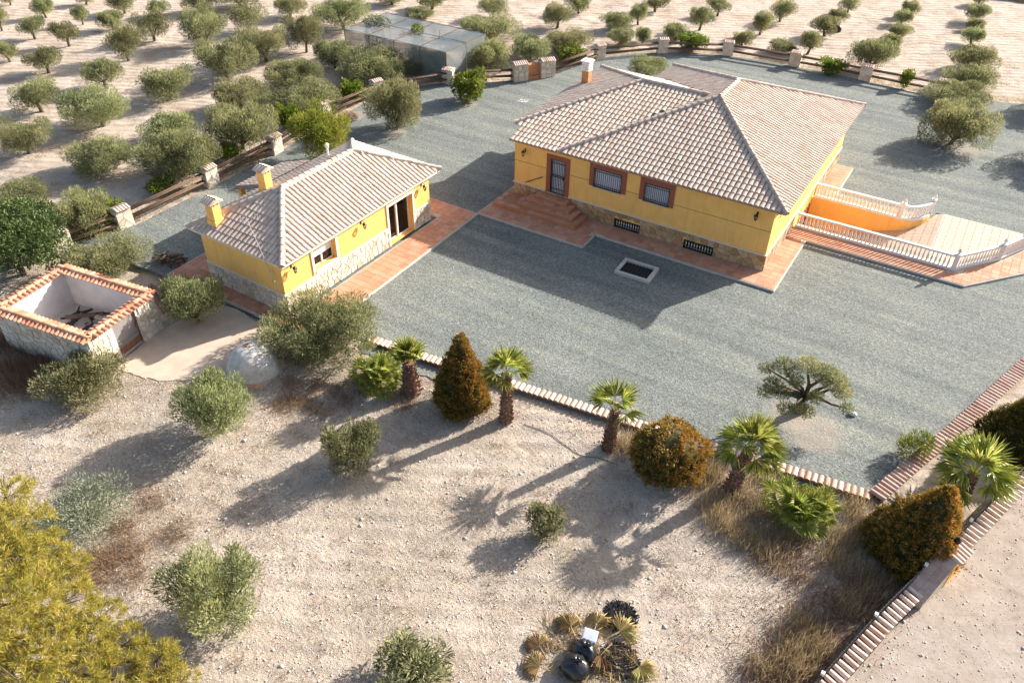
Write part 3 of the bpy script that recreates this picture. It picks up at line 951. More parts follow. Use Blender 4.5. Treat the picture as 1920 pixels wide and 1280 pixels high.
balustrade([(0.12, 5.5), (8.32, 5.5), (10.2, 7.92), (11.28, 10.05)], [(8.32, 5.5), (10.2, 7.92), (11.28, 10.05)], 'long white balustrade on the near side of the ramp, bent round its corner')
balustrade([(0.12, 9.62), (5.0, 9.62), (5.3, 9.69), (5.55, 9.84), (5.8, 10.1), (6.0, 10.38), (6.15, 10.7), (6.25, 11.1)], [(4.9, 9.62), (6.25, 11.1)], 'white balustrade with curved end above the yellow ramp wall')

# ------------------------------------------------------------------ main house
def ngon(mb, pts):
    mb.add(pts, [tuple(range(len(pts)))])

house = empty('main_house', (0, 0, 0), 0, 'large yellow villa with hipped clay tile roof and brown stone base', 'house')
DOOR = (-12.60, -11.63, 0.86, 2.95)
WIN = [(-9.90, -8.22, 2.04, 3.13), (-6.91, -5.46, 2.05, 3.10)]
VENT = [(-8.36, -6.92, 0.03, 0.45), (-4.27, -2.73, 0.03, 0.45)]
X0 = -14.95
off = lambda h: (h[0] - X0, h[1] - X0, h[2], h[3])
w = MB()
wall_faces(w, (X0, 0, 0), (1, 0, 0), (0, -1, 0), 14.95, 0.0, 3.60, [off(DOOR)] + [off(h) for h in WIN] + [off(h) for h in VENT], 0.22)
ngon(w, [(0, 0, -2.5), (0, 15.35, -2.5), (0, 15.35, 3.6), (0, 0, 3.6)])
ngon(w, [(0, 15.35, 0), (-11.55, 15.35, 0), (-11.55, 15.35, 3.6), (0, 15.35, 3.6)])
ngon(w, [(-11.55, 15.35, 0), (-11.55, 11.5, 0), (-11.55, 11.5, 3.9), (-11.55, 15.35, 3.6)])
ngon(w, [(-11.55, 11.5, 0), (X0, 11.5, 0), (X0, 11.5, 3.92), (-11.0, 11.5, 3.92)])
ngon(w, [(X0, 11.5, 0), (X0, 0, 0), (X0, 0, 3.55), (X0, 0.95, 3.90), (X0, 11.5, 3.92)])
walls = w.build('wall', 'stucco', house)
stone_wall(walls, (X0, 0, 0), (1, 0, 0), (0, -1, 0), 14.95, 0.90, 0.34, 'stone_a', 3, holes=[(DOOR[0] - X0 - 0.9, DOOR[1] - X0 + 0.9, 0, 0.62)] + [(h[0] - X0 - 0.05, h[1] - X0 + 0.05, -0.1, h[3] + 0.06) for h in VENT], limit=200)
stone_wall(walls, (0, 0, 0), (0, 1, 0), (1, 0, 0), 5.35, 0.90, 0.36, 'stone_a', 4, limit=40)
stone_wall(walls, (0, 9.75, 0), (0, 1, 0), (1, 0, 0), 5.5, 0.90, 0.36, 'stone_a', 5, limit=20)
stone_wall(walls, (X0, 11.5, 0), (0, -1, 0), (-1, 0, 0), 11.5, 0.90, 0.36, 'stone_a', 6, limit=0)
for q in ((X0 - 0.07, DOOR[0] - 0.26, -0.075, -0.003), (DOOR[1] + 0.26, 0.075, -0.075, -0.003), (0.003, 0.075, -0.003, 15.35)):
    MB().box(*q, 0.90, 0.955).build('base_moulding', 'trim', house)
for a, b in ((X0, DOOR[0] - 0.25), (DOOR[1] + 0.25, WIN[0][0] - 0.27), (WIN[0][1] + 0.27, WIN[1][0] - 0.27), (WIN[1][1] + 0.27, 0.0)):
    MB().box(a, b, -0.004, 0.01, 2.262, 2.284).build('groove_shade', 'wood', house)  # raised dark strip; the shade of a recessed line put into its colour

def bars(mb, a0, a1, z0, z1, y, n, r=0.011, cross=()):
    for i in range(n):
        a = a0 + (a1 - a0) * (i + 0.5) / n
        mb.box(a - r, a + r, y - r, y + r, z0, z1)
    for z in cross:
        mb.box(a0, a1, y - r * 1.2 - 0.004, y + r * 1.2 - 0.004, z - r * 1.3, z + r * 1.3)

dr = MB(); dr.box(DOOR[0] + 0.03, DOOR[1] - 0.03, 0.12, 0.16, DOOR[2], DOOR[3] - 0.03)
door = dr.build('door', 'shutter', house)
sr = MB(); frame_boxes(sr, *DOOR, -0.035, -0.002, 0.25, 0.25)
sr.build('surround', 'brown_trim', door)
gr = MB(); frame_boxes(gr, DOOR[0] + 0.06, DOOR[1] - 0.06, DOOR[2] + 0.05, DOOR[3] - 0.06, 0.02, 0.06, 0.05, 0.05, 0.04)
bars(gr, DOOR[0] + 0.06, DOOR[1] - 0.06, DOOR[2] + 0.05, DOOR[3] - 0.06, 0.04, 8, 0.012, (1.15, 1.9, 2.0, 2.72))
gr.build('iron_grille', 'black', door)
hb = MB(); hb.box(DOOR[1] - 0.16, DOOR[1] - 0.12, -0.01, 0.02, 1.80, 1.98); hb.build('handle', 'black', door)
for h in WIN:
    mb = MB(); mb.box(h[0], h[1], 0.10, 0.14, h[2], h[3])
    for k in range(9):
        z = h[2] + (h[3] - h[2]) * k / 9
        mb.box(h[0] + 0.02, h[1] - 0.02, 0.09, 0.10, z + 0.008, z + (h[3] - h[2]) / 9 - 0.008)
    wo = mb.build('window', 'shutter', house)
    s_ = MB(); frame_boxes(s_, *h, -0.035, -0.002, 0.26, 0.26); s_.build('surround', 'brown_trim', wo)
    si = MB(); si.box(h[0] - 0.02, h[1] + 0.02, -0.10, 0.1, h[2] - 0.05, h[2] - 0.002); si.build('sill', 'concrete', wo)
    g2 = MB(); frame_boxes(g2, h[0] + 0.05, h[1] - 0.05, h[2] + 0.05, h[3] - 0.05, -0.065, -0.040, 0.04, 0.04, 0.04)
    bars(g2, h[0] + 0.05, h[1] - 0.05, h[2] + 0.05, h[3] - 0.05, -0.052, 13, 0.010, (h[2] + 0.16, h[3] - 0.16))
    g2.build('iron_grille', 'black', wo)
for h in VENT:
    mb = MB(); mb.box(h[0], h[1], 0.15, 0.20, h[2], h[3]); vo = mb.build('basement_window', 'dark', house)
    f2 = MB(); frame_boxes(f2, *h, -0.07, 0.10, 0.04, 0.04, 0.02); f2.build('frame', 'black', vo)
    b2 = MB()
    n = 10
    for i in range(n):
        a = h[0] + (h[1] - h[0]) * (i + 0.5) / n
        b2.tube([(a, 0.03, h[2]), (a, 0.03, h[2] + 0.17), (a + 0.02, 0.01, h[2] + 0.21), (a, 0.03, h[2] + 0.25), (a, 0.03, h[2] + 0.36)], [0.010, 0.012, 0.03, 0.028, 0.010], 5)
    b2.build('baluster_grille', 'white', vo)
# side openings on the sunlit end wall and the garage door at the foot of the ramp
gd = MB(); gd.box(0.004, 0.05, 5.9, 9.1, -2.28, -0.25)
for k in range(6): gd.box(0.05, 0.065, 5.92, 9.08, -2.27 + k * 0.34, -2.27 + k * 0.34 + 0.31)
gd.build('garage_door', 'brown_trim', house)
hd = MB(); hd.tube([(-14.18, -0.07, 0.94 + 0.12), (-13.06, -0.07, 1.62 + 0.10)], 0.025, 6)
for a, z in ((-14.0, 1.17), (-13.2, 1.63)): hd.tube([(a, -0.07, z), (a, 0.0, z - 0.05)], 0.015, 5)
hd.build('handrail', 'black', house)
kb = MB(); kb.tube([(0.02, -0.06, 3.42), (0.12, -0.14, 3.36), (0.25, -0.02, 3.40), (0.30, 0.15, 3.30), (0.10, 0.25, 3.22)], 0.022, 5)
kb.tube([(0.25, -0.02, 3.40), (0.28, -0.1, 3.28), (0.18, -0.16, 3.2)], 0.02, 5)
kb.build('cable_bracket', 'black', house)

# roof
EZ = 3.65
RX0, RX1, RY0, RY1 = -12.0, 0.58, -0.40, 15.75
RZ = 5.82
AP1 = (-5.71, 6.50); AP2 = (-5.71, 9.55)
KS = (RZ - EZ) / (AP1[0] - RX0); KF = (RZ - EZ) / (AP1[1] - RY0); KB = (RZ - EZ) / (RY1 - AP2[1])
LZ = 3.62; LK = 0.260
lz = lambda y: LZ + LK * (y + 0.4)
LC = (-15.55, 0.95); LY1 = 11.9; LM = 7.05; LAX = -10.55
LCZ = lz(LC[1]); LRZ = lz(LM)
LKS = (LRZ - LCZ) / (LAX - LC[0]); LKB = (LRZ - LCZ) / (LY1 - LM)
VX = RX0 + (LRZ - EZ) / KS
VB = RX0 + (LCZ - EZ) / KS
V0 = RX0 + (LZ - EZ) / KS
deck = MB()
ngon(deck, [(RX0, RY0, EZ), (RX1, RY0, EZ), (*AP1, RZ)])
ngon(deck, [(RX1, RY0, EZ), (RX1, RY1, EZ), (*AP2, RZ), (*AP1, RZ)])
ngon(deck, [(RX1, RY1, EZ), (RX0, RY1, EZ), (*AP2, RZ)])
ngon(deck, [(RX0, RY1, EZ), (RX0, RY0, EZ), (*AP1, RZ), (*AP2, RZ)])
ngon(deck, [(-15.1, RY0, LZ), (V0, RY0, LZ), (VX, LM, LRZ), (LAX, LM, LRZ), (*LC, LCZ), (-15.1, LC[1], LCZ)])
ngon(deck, [(LC[0], LY1, LCZ), (*LC, LCZ), (LAX, LM, LRZ)])
ngon(deck, [(VB, LY1, LCZ), (LC[0], LY1, LCZ), (LAX, LM, LRZ), (VX, LM, LRZ)])
# eaves: soffits and fascias
S1 = EZ - 0.09
ngon(deck, [(RX0, RY0, S1), (RX0, RY1, S1), (RX1, RY1, S1), (RX1, RY0, S1)])
deck.quad((RX0, RY0, S1), (RX1, RY0, S1), (RX1, RY0, EZ), (RX0, RY0, EZ)); deck.quad((RX1, RY0, S1), (RX1, RY1, S1), (RX1, RY1, EZ), (RX1, RY0, EZ))
deck.quad((RX1, RY1, S1), (RX0, RY1, S1), (RX0, RY1, EZ), (RX1, RY1, EZ)); deck.quad((RX0, RY1, S1), (RX0, RY0, S1), (RX0, RY0, EZ), (RX0, RY1, EZ))
S2 = LZ - 0.08
ngon(deck, [(-15.1, RY0, S2), (-15.1, LC[1], LCZ - 0.08), (RX0 - 0.10, LC[1], LCZ - 0.08), (RX0 - 0.10, RY0, S2)])
deck.quad((-15.1, RY0, S2), (RX0 - 0.10, RY0, S2), (RX0 - 0.10, RY0, LZ), (-15.1, RY0, LZ))
deck.quad((-15.1, LC[1], LCZ - 0.08), (-15.1, RY0, S2), (-15.1, RY0, LZ), (-15.1, LC[1], LCZ))
ngon(deck, [(LC[0], LC[1], LCZ - 0.08), (LC[0], LY1, LCZ - 0.08), (VB, LY1, LCZ - 0.08), (VB, LC[1], LCZ - 0.08)])
deck.quad((LC[0], LY1, LCZ - 0.08), (LC[0], LC[1], LCZ - 0.08), (LC[0], LC[1], LCZ), (LC[0], LY1, LCZ))
deck.quad((LC[0], LC[1], LCZ - 0.08), (-15.1, LC[1], LCZ - 0.08), (-15.1, LC[1], LCZ), (LC[0], LC[1], LCZ))
deck.quad((VB, LY1, LCZ - 0.08), (LC[0], LY1, LCZ - 0.08), (LC[0], LY1, LCZ), (VB, LY1, LCZ))
roof = deck.build('roof', 'roofdeck', house)
mats = []
i_ = 0.10
roof_plane((RX0, RY0), (1, 0), (0, 1), EZ, KF, [(RX0 + 0.05, RY0 - 0.01), (RX1 - 0.05, RY0 - 0.01), AP1], mats)
roof_plane((RX1, RY0), (0, 1), (-1, 0), EZ, KS, [(RX1 + 0.01, RY0 + 0.05), (RX1 + 0.01, RY1 - 0.05), AP2, AP1], mats)
roof_plane((RX1, RY1), (-1, 0), (0, -1), EZ, KB, [(RX1 - 0.05, RY1 + 0.01), (RX0 + 0.05, RY1 + 0.01), AP2], mats)
roof_plane((RX0, RY1), (0, -1), (1, 0), EZ, KS, [(RX0 - 0.01, RY1 - 0.05), (RX0 - 0.01, LY1 + 0.3), (VB + 0.1, LY1 + 0.1), (VX + 0.10, LM), (V0 + 0.1, RY0 + 0.15), (RX0 + 0.12, RY0), AP1, AP2], mats)
roof_plane((-15.1, RY0), (1, 0), (0, 1), LZ, LK, [(-15.1, RY0 - 0.01), (V0 - 0.02, RY0 - 0.01), (VX - 0.05, LM), (LAX, LM), (LC[0] + 0.05, LC[1]), (-15.1, LC[1])], mats)
roof_plane((LC[0], LY1), (0, -1), (1, 0), LCZ, LKS, [(LC[0] - 0.01, LY1 - 0.05), (LC[0] - 0.01, LC[1] + 0.05), (LAX, LM)], mats)
roof_plane((VB, LY1), (-1, 0), (0, -1), LCZ, LKB, [(VB - 0.1, LY1 + 0.01), (LC[0] + 0.05, LY1 + 0.01), (LAX, LM), (VX - 0.1, LM)], mats)
place_tiles(mats, roof)
mo = MB()
A1 = Vector((*AP1, RZ)); A2 = Vector((*AP2, RZ))
for P, Q in (((RX0, RY0, EZ), A1), ((RX1, RY0, EZ), A1), ((RX1, RY1, EZ), A2), ((RX0, RY1, EZ), A2), (A1, A2),
             ((*LC, LCZ), (LAX, LM, LRZ)), ((LC[0], LY1, LCZ), (LAX, LM, LRZ)), ((LAX, LM, LRZ), (VX, LM, LRZ))):
    ridge_line(P, Q, roof, mo)
mo.build('ridge_mortar', 'oldmortar', roof)
# tall stack with a white louvred head
cx, cy = -14.75, 8.1
ch = MB(); ch.box(cx - 0.23, cx + 0.23, cy - 0.23, cy + 0.23, 4.0, 5.05); ch.build('chimney', 'brick', roof)
ch = MB()
for k in range(4):
    ch.box(cx - 0.26, cx + 0.26, cy - 0.26, cy + 0.26, 5.07 + k * 0.13, 5.07 + k * 0.13 + 0.07)
    for sx in (-0.2, 0.2):
        for sy in (-0.2, 0.2):
            ch.box(cx + sx - 0.04, cx + sx + 0.04, cy + sy - 0.04, cy + sy + 0.04, 5.05 + k * 0.13, 5.07 + k * 0.13)
            if k == 3: ch.box(cx + sx - 0.04, cx + sx + 0.04, cy + sy - 0.04, cy + sy + 0.04, 5.14 + k * 0.13, 5.20 + k * 0.13)
ch.box(cx - 0.33, cx + 0.33, cy - 0.33, cy + 0.33, 5.60, 5.68)
ch.build('chimney_cowl', 'white', roof)
wall_lamp((-14.27, 0, 3.05), 0, 'iron wall lantern beside the barred front door of the villa')
wall_lamp((-0.85, 0, 3.12), 0, 'iron wall lantern under the right eave corner of the villa front')
an = MB(); an.tube([(-14.98, 0.85, 3.95), (-14.96, 0.80, 5.6)], 0.018, 5); tv = an.build('antenna', 'grey_metal')
tag(tv, 'thin television aerial at the left corner of the villa roof', 'antenna')
a2 = MB(); a2.tube([(-15.2, 0.7, 5.45), (-14.7, 0.9, 5.5)], 0.012, 4)
for k in range(5): a2.tube([(-15.15 + k * 0.1, 0.55 + k * 0.03, 5.46), (-15.15 + k * 0.1, 0.95 + k * 0.03, 5.46)], 0.008, 4)
a2.build('aerial', 'grey_metal', tv)

# steps: four treads on three sides
st = empty('entrance_steps', (-12.2, -0.8, 0), 0, 'four terracotta tiled steps up to the villa door', 'steps')
for k, (x0, x1, y0) in enumerate(((-15.355, -10.05, -1.66), (-14.0, -10.42, -1.27), (-13.6, -10.80, -0.92), (-13.2, -11.18, -0.55))):
    mb = MB(); cx0, cx1, cy0 = x0 + 12.2, x1 + 12.2, y0 + 0.8
    mb.box(cx0, cx1, cy0, 0.76 - k * 0.004, 0.006 if k == 0 else 0.2 * k - 0.02, 0.2 * (k + 1) + 0.0)
    s_ = mb.build('step', 'brick', st)
    n = int((x1 - x0) / 0.33); sz = (x1 - x0) / n
    tm = MB(); tm.box(0.004, sz - 0.004, -0.02, 0.33, 0, 0.025); tm = tm.mesh('tread_tile', 'floortile')
    for i in range(n):
        inst('tread_tile', tm, s_, loc=(cx0 + i * sz, cy0, 0.2 * (k + 1) + 0.001))
    ts = MB(); ts.box(-0.0, 0.33, 0.004, 0.32, 0, 0.025); ts = ts.mesh('tread_tile', 'floortile')
    yy = cy0 + 0.34
    while yy + 0.33 < 0.78:
        inst('tread_tile', ts, s_, loc=(cx1 - 0.31, yy, 0.2 * (k + 1) + 0.001))
        inst('tread_tile', ts, s_, loc=(cx0 - 0.02, yy, 0.2 * (k + 1) + 0.001))
        yy += 0.33

# light well in the gravel
hw = empty('light_well', (-5.45, -3.42, -0.12), R(2), 'low concrete frame round a dark pit in the gravel', 'light well')
mb = MB(); mb.box(-0.95, 0.95, -0.74, -0.56, -0.1, 0.16); mb.box(-0.95, 0.95, 0.56, 0.74, -0.1, 0.16); mb.box(-0.95, -0.77, -0.56, 0.56, -0.1, 0.16); mb.box(0.77, 0.95, -0.56, 0.56, -0.1, 0.16)
mb.build('frame', 'concrete', hw)
mb = MB(); mb.quad((-0.77, -0.56, 0.03), (0.77, -0.56, 0.03), (0.77, 0.56, 0.03), (-0.77, 0.56, 0.03)); mb.build('pit_shade', 'dark', hw)  # dark sheet just above the gravel stands in for the unlit pit
gb = MB(); bars(gb, -0.77, 0.77, 0, 0, 0, 0)
for k in range(9): gb.box(-0.76 + k * 0.19, -0.74 + k * 0.19, -0.56, 0.56, 0.08, 0.095)
gb.build('iron_grille', 'black', hw)

# ------------------------------------------------------------------ annexe
AX, AY, AR = -17.6, -15.85, R(-1.0)
ann = empty('annexe_house', (AX, AY, 0), AR, 'small yellow annexe with hipped clay tile roof and two chimneys', 'house')
ca, sa = math.cos(AR), math.sin(AR)
def aw(x, y): return (AX + ca * x - sa * y, AY + sa * x + ca * y)
AL, AWD, AH = 10.9, 5.3, 2.66
WN = (2.0, 3.5, 1.36, 2.46); DN = (7.45, 9.40, 0.02, 2.28)
w = MB()
wall_faces(w, (0, 0, 0), (0, 1, 0), (1, 0, 0), AL, 0, AH, [WN, DN], 0.42)
ngon(w, [(-AWD, 0, 0), (0, 0, 0), (0, 0, AH), (-AWD, 0, AH)])
ngon(w, [(0, AL, 0), (-AWD, AL, 0), (-AWD, AL, AH), (0, AL, AH)])
ngon(w, [(-AWD, AL, 0), (-AWD, 0, 0), (-AWD, 0, AH), (-AWD, AL, AH)])
aw_ = w.build('wall', 'stucco', ann)
stone_wall(aw_, (0, 0, 0), (0, 1, 0), (1, 0, 0), AL, 1.08, 0.30, 'stone_b', 11, holes=[(DN[0] - 0.16, DN[1] + 0.16, -0.1, 1.3)], limit=150)
stone_wall(aw_, (-AWD, 0, 0), (1, 0, 0), (0, -1, 0), AWD, 1.08, 0.30, 'stone_b', 12, limit=100)
for q in ((0.003, 0.07, -0.003, DN[0] - 0.16), (0.003, 0.07, DN[1] + 0.16, AL), (-AWD, 0.07, -0.07, -0.003)):
    MB().box(*q, 1.08, 1.14).build('base_moulding', 'trim', ann)
# room behind the glass
t = MB(); t.quad((-AWD + 0.1, 0.1, 0.03), (-0.42, 0.1, 0.03), (-0.42, AL - 0.1, 0.03), (-AWD + 0.1, AL - 0.1, 0.03)); t.build('floor', 'floortile', ann)
t = MB(); t.quad((-3.6, 0.1, 0.03), (-3.6, AL - 0.1, 0.03), (-3.6, AL - 0.1, AH), (-3.6, 0.1, AH)); t.quad((-3.6, AL - 0.1, 0.03), (-0.42, AL - 0.1, 0.03), (-0.42, AL - 0.1, AH), (-3.6, AL - 0.1, AH)); t.build('room_wall', 'trim', ann)
t = MB(); t.box(-2.6, -1.4, 7.6, 9.3, 0.70, 0.76)
for sx in (-2.5, -1.5):
    for sy in (7.7, 9.2): t.box(sx - 0.04, sx + 0.04, sy - 0.04, sy + 0.04, 0.03, 0.70)
tb = t.build('dining_table', 'wood'); tb.location = (AX, AY, 0); tb.rotation_euler = (0, 0, AR); tag(tb, 'brown wooden table seen through the glass door of the annexe', 'table')
# sliding door and window
d = MB()
def xframe(mb, a0, a1, z0, z1, x0, x1, w_):
    mb.box(x0, x1, a0, a0 + w_, z0, z1); mb.box(x0, x1, a1 - w_, a1, z0, z1); mb.box(x0, x1, a0 + w_, a1 - w_, z1 - w_, z1); mb.box(x0, x1, a0 + w_, a1 - w_, z0, z0 + w_)
xframe(d, DN[0], 0.5 * (DN[0] + DN[1]) + 0.04, DN[2], DN[3], -0.40, -0.34, 0.08); xframe(d, 0.5 * (DN[0] + DN[1]) - 0.04, DN[1], DN[2], DN[3], -0.34, -0.28, 0.08)
do = d.build('sliding_door', 'white', ann)
for a0, a1, x in ((DN[0] + 0.08, 8.385, -0.37), (8.465, DN[1] - 0.08, -0.31)):
    p = MB(); p.quad((x, a0, 0.1), (x, a1, 0.1), (x, a1, 2.2), (x, a0, 2.2)); p.build('pane', 'glass', do)
p = MB(); p.box(0.003, 0.05, DN[0] - 0.15, DN[0], 0, DN[3] + 0.16); p.box(0.003, 0.05, DN[1], DN[1] + 0.15, 0, DN[3] + 0.16); p.box(0.003, 0.05, DN[0], DN[1], DN[3], DN[3] + 0.16)
p.build('surround', 'trim', do)
d = MB(); xframe(d, WN[0], 0.5 * (WN[0] + WN[1]) + 0.03, WN[2], WN[3], -0.33, -0.28, 0.07); xframe(d, 0.5 * (WN[0] + WN[1]) - 0.03, WN[1], WN[2], WN[3], -0.28, -0.23, 0.07)
wo = d.build('window', 'white', ann)
for a0, a1, x in ((WN[0] + 0.07, 2.71, -0.305), (2.79, WN[1] - 0.07, -0.255)):
    p = MB(); p.quad((x, a0, WN[2] + 0.07), (x, a1, WN[2] + 0.07), (x, a1, WN[3] - 0.07), (x, a0, WN[3] - 0.07)); p.build('pane', 'glass', wo)
p = MB()
for k in range(9): p.box(-0.222, -0.20, WN[0] + 0.02, WN[1] - 0.02, WN[3] - 0.06 * (k + 1), WN[3] - 0.06 * (k + 1) + 0.055)
p.build('roller_shutter', 'white', wo)
p = MB(); p.box(0.003, 0.05, WN[0] - 0.15, WN[0], WN[2] - 0.15, WN[3] + 0.14); p.box(0.003, 0.05, WN[1], WN[1] + 0.15, WN[2] - 0.15, WN[3] + 0.14)
p.box(0.003, 0.05, WN[0], WN[1], WN[3], WN[3] + 0.14); p.box(0.003, 0.08, WN[0], WN[1], WN[2] - 0.15, WN[2]); p.build('surround', 'trim', wo)
# roof
ez = 2.80; ax0, ax1, ay0, ay1 = -6.08, 0.25, -0.10, 11.65; rz_ = 4.30
a1_ = (-2.92, 3.35); a2_ = (-2.92, 8.35)
k_ = (rz_ - ez) / (ax1 - a1_[0]); kl = (rz_ - ez) / (a1_[0] - ax0); kf = (rz_ - ez) / (a1_[1] - ay0); kb = (rz_ - ez) / (ay1 - a2_[1])
deck = MB()
ngon(deck, [(ax0, ay0, ez), (ax1, ay0, ez), (*a1_, rz_)]); ngon(deck, [(ax1, ay0, ez), (ax1, ay1, ez), (*a2_, rz_), (*a1_, rz_)])
ngon(deck, [(ax1, ay1, ez), (ax0, ay1, ez), (*a2_, rz_)]); ngon(deck, [(ax0, ay1, ez), (ax0, ay0, ez), (*a1_, rz_), (*a2_, rz_)])
roof2 = deck.build('roof', 'roofdeck', ann)
ev = MB(); ev.box(ax0, ax1, ay0, ay1, ez - 0.13, ez - 0.015); ev.build('eaves_board', 'trim', roof2)
# porch roof lower on the back side
px0, py0, py1, pk = -8.4, 4.7, 8.3, 0.34; pz = ez - pk * (ax0 - px0) + 0.10
dk = MB(); ngon(dk, [(px0, py1, pz), (px0, py0, pz), (ax0 + 0.25, py0, ez + 0.19), (ax0 + 0.25, py1, ez + 0.19)])
ngon(dk, [(px0, py0, pz - 0.1), (px0, py1, pz - 0.1), (ax0 + 0.25, py1, ez + 0.09), (ax0 + 0.25, py0, ez + 0.09)])
dk.quad((px0, py1, pz - 0.1), (px0, py0, pz - 0.1), (px0, py0, pz), (px0, py1, pz)); dk.quad((px0, py0, pz - 0.1), (ax0 + 0.25, py0, ez + 0.09), (ax0 + 0.25, py0, ez + 0.19), (px0, py0, pz)); dk.quad((ax0 + 0.25, py1, ez + 0.09), (px0, py1, pz - 0.1), (px0, py1, pz), (ax0 + 0.25, py1, ez + 0.19))
porch = dk.build('porch_roof', 'roofdeck', ann)
for y in (py0 + 0.3, py1 - 0.3):
    p = MB(); p.box(px0 + 0.1, px0 + 0.35, y - 0.13, y + 0.13, -0.1, pz - 0.05); p.build('porch_post', 'stucco', ann)
mats = []
roof_plane((ax0, ay0), (1, 0), (0, 1), ez, kf, [(ax0 + 0.05, ay0 - 0.01), (ax1 - 0.05, ay0 - 0.01), a1_], mats)
roof_plane((ax1, ay0), (0, 1), (-1, 0), ez, k_, [(ax1 + 0.01, ay0 + 0.05), (ax1 + 0.01, ay1 - 0.05), a2_, a1_], mats)
roof_plane((ax1, ay1), (-1, 0), (0, -1), ez, kb, [(ax1 - 0.05, ay1 + 0.01), (ax0 + 0.05, ay1 + 0.01), a2_], mats)
roof_plane((ax0, ay1), (0, -1), (1, 0), ez, kl, [(ax0 - 0.01, ay1 - 0.05), (ax0 - 0.01, ay0 + 0.05), a1_, a2_], mats)
place_tiles(mats, roof2, eye=CAMP - Vector((AX, AY, 0)))
mats = []
roof_plane((px0, py1), (0, -1), (1, 0), pz, pk, [(px0 - 0.01, py1), (px0 - 0.01, py0), (ax0 + 0.2, py0), (ax0 + 0.2, py1)], mats)
place_tiles(mats, porch, limit=60, eye=CAMP - Vector((AX, AY, 0)))
mo = MB()
A1 = Vector((*a1_, rz_)); A2 = Vector((*a2_, rz_))
for P, Q in (((ax0, ay0, ez), A1), ((ax1, ay0, ez), A1), ((ax1, ay1, ez), A2), ((ax0, ay1, ez), A2), (A1, A2)):
    ridge_line(P, Q, roof2, mo)
mo.build('ridge_mortar', 'mortar', roof2)
fi = MB(); fi.lathe([(0.09, rz_ + 0.1), (0.07, rz_ + 0.25), (0.03, rz_ + 0.42), (0.01, rz_ + 0.5)], 6, a2_); fi.build('finial', 'ridgetile', roof2)
# chimneys with little tiled gables
for cx, cy, zb, zt in ((-4.75, 0.62, 2.9, 4.22), (-4.55, 3.75, 3.2, 4.65)):
    c = MB(); c.box(cx - 0.26, cx + 0.26, cy - 0.22, cy + 0.22, zb, zt); c.box(cx - 0.31, cx + 0.31, cy - 0.27, cy + 0.27, zb, zb + 0.42)
    for k in range(3): c.add([(cx + 0.262, cy - 0.13 + k * 0.13 + 0.03 * math.cos(q), zt - 0.08 + 0.035 * math.sin(q)) for q in [i * math.pi / 4 for i in range(8)]], [tuple(range(8))])
    cm = c.build('chimney', 'stucco', roof2)
    hl = MB()
    for sx in (-1, 1):
        for k in range(2):
            hl.lathe([(0.045, -0.004), (0.045, 0.004)], 8); n0 = len(hl.v) - 16
            for q in range(n0, len(hl.v)):
                v = hl.v[q]; hl.v[q] = (cx - 0.12 + k * 0.24 + v[0], cy + sx * (0.222 + v[2]), zt - 0.09 + v[1])
    for k in range(2):
        for sy in (-1, 1):
            hl.lathe([(0.045, -0.004), (0.045, 0.004)], 8); n0 = len(hl.v) - 16
            for q in range(n0, len(hl.v)):
                v = hl.v[q]; hl.v[q] = (cx + sy * (0.262 + v[2]), cy - 0.1 + k * 0.2 + v[1], zt - 0.09 + v[0])
    hl.build('smoke_hole', 'dark', roof2)
    gb = MB()
    gb.add([(cx - 0.36, cy - 0.30, zt), (cx + 0.36, cy - 0.30, zt), (cx + 0.36, cy + 0.30, zt), (cx - 0.36, cy + 0.30, zt), (cx - 0.36, cy, zt + 0.20), (cx + 0.36, cy, zt + 0.20)],
           [(3, 2, 1, 0), (0, 1, 5, 4), (2, 3, 4, 5), (1, 2, 5), (3, 0, 4)])
    gb.build('chimney_cap', 'mortar', roof2)
    for sy in (-1, 1):
        for i in range(4):
            x = cx - 0.27 + i * 0.18
            p = Vector((x, cy + sy * 0.34, zt + 0.0)); W = Vector((0, -sy * 0.34, 0.21)).normalized(); U = Vector((sy * -1.0, 0, 0)) * -1
            U = W.cross(Vector((0, 0, 1))).normalized(); N = U.cross(W)
            m_ = Matrix(((U.x, W.x, N.x, p.x), (U.y, W.y, N.y, p.y), (U.z, W.z, N.z, p.z), (0, 0, 0, 1))) @ Matrix.Diagonal((0.85, 0.85, 0.85, 1))
            inst('cap_tile', TILE, roof2, mtx=m_)
vp = MB(); vp.tube([(-4.9, 8.5, 3.2), (-4.9, 8.5, 4.0)], 0.06, 8); vp.lathe([(0.10, 3.92), (0.11, 4.03), (0.10, 4.12), (0.03, 4.16)], 8, (-4.9, 8.5)); vp.build('vent_pipe', 'white', roof2)
for yy, lb in ((0.62, 'iron wall lantern near the front corner of the annexe'), (5.4, 'iron wall lantern between window and glass door of the annexe'), (10.25, 'iron wall lantern past the glass door at the far end of the annexe')):
    p = aw(0, yy); wall_lamp((p[0], p[1], 2.42), R(90) + AR, lb)
an = MB(); an.tube([(-18.05, -16.0, 2.05), (-19.3, -15.75, 4.6)], 0.018, 5); an.tube([(-18.15, -15.99, 2.25), (-18.1, -15.86, 2.25)], 0.012, 4); an.tube([(-18.05, -16.0, 2.05), (-17.85, -16.25, 1.95), (-17.7, -16.2, 2.05)], 0.012, 4)
tv = an.build('antenna', 'grey_metal'); tag(tv, 'television aerial leaning over the front roof slope of the annexe', 'antenna')
a2 = MB(); a2.tube([(-19.55, -15.9, 4.5), (-18.95, -15.4, 4.65)], 0.012, 4)
for k in range(7): q = k / 6; c_ = Vector((-19.55, -15.9, 4.5)).lerp(Vector((-18.95, -15.4, 4.65)), q); a2.tube([c_ + Vector((0.2, -0.2, 0)), c_ - Vector((0.2, -0.2, 0))], 0.008, 4)
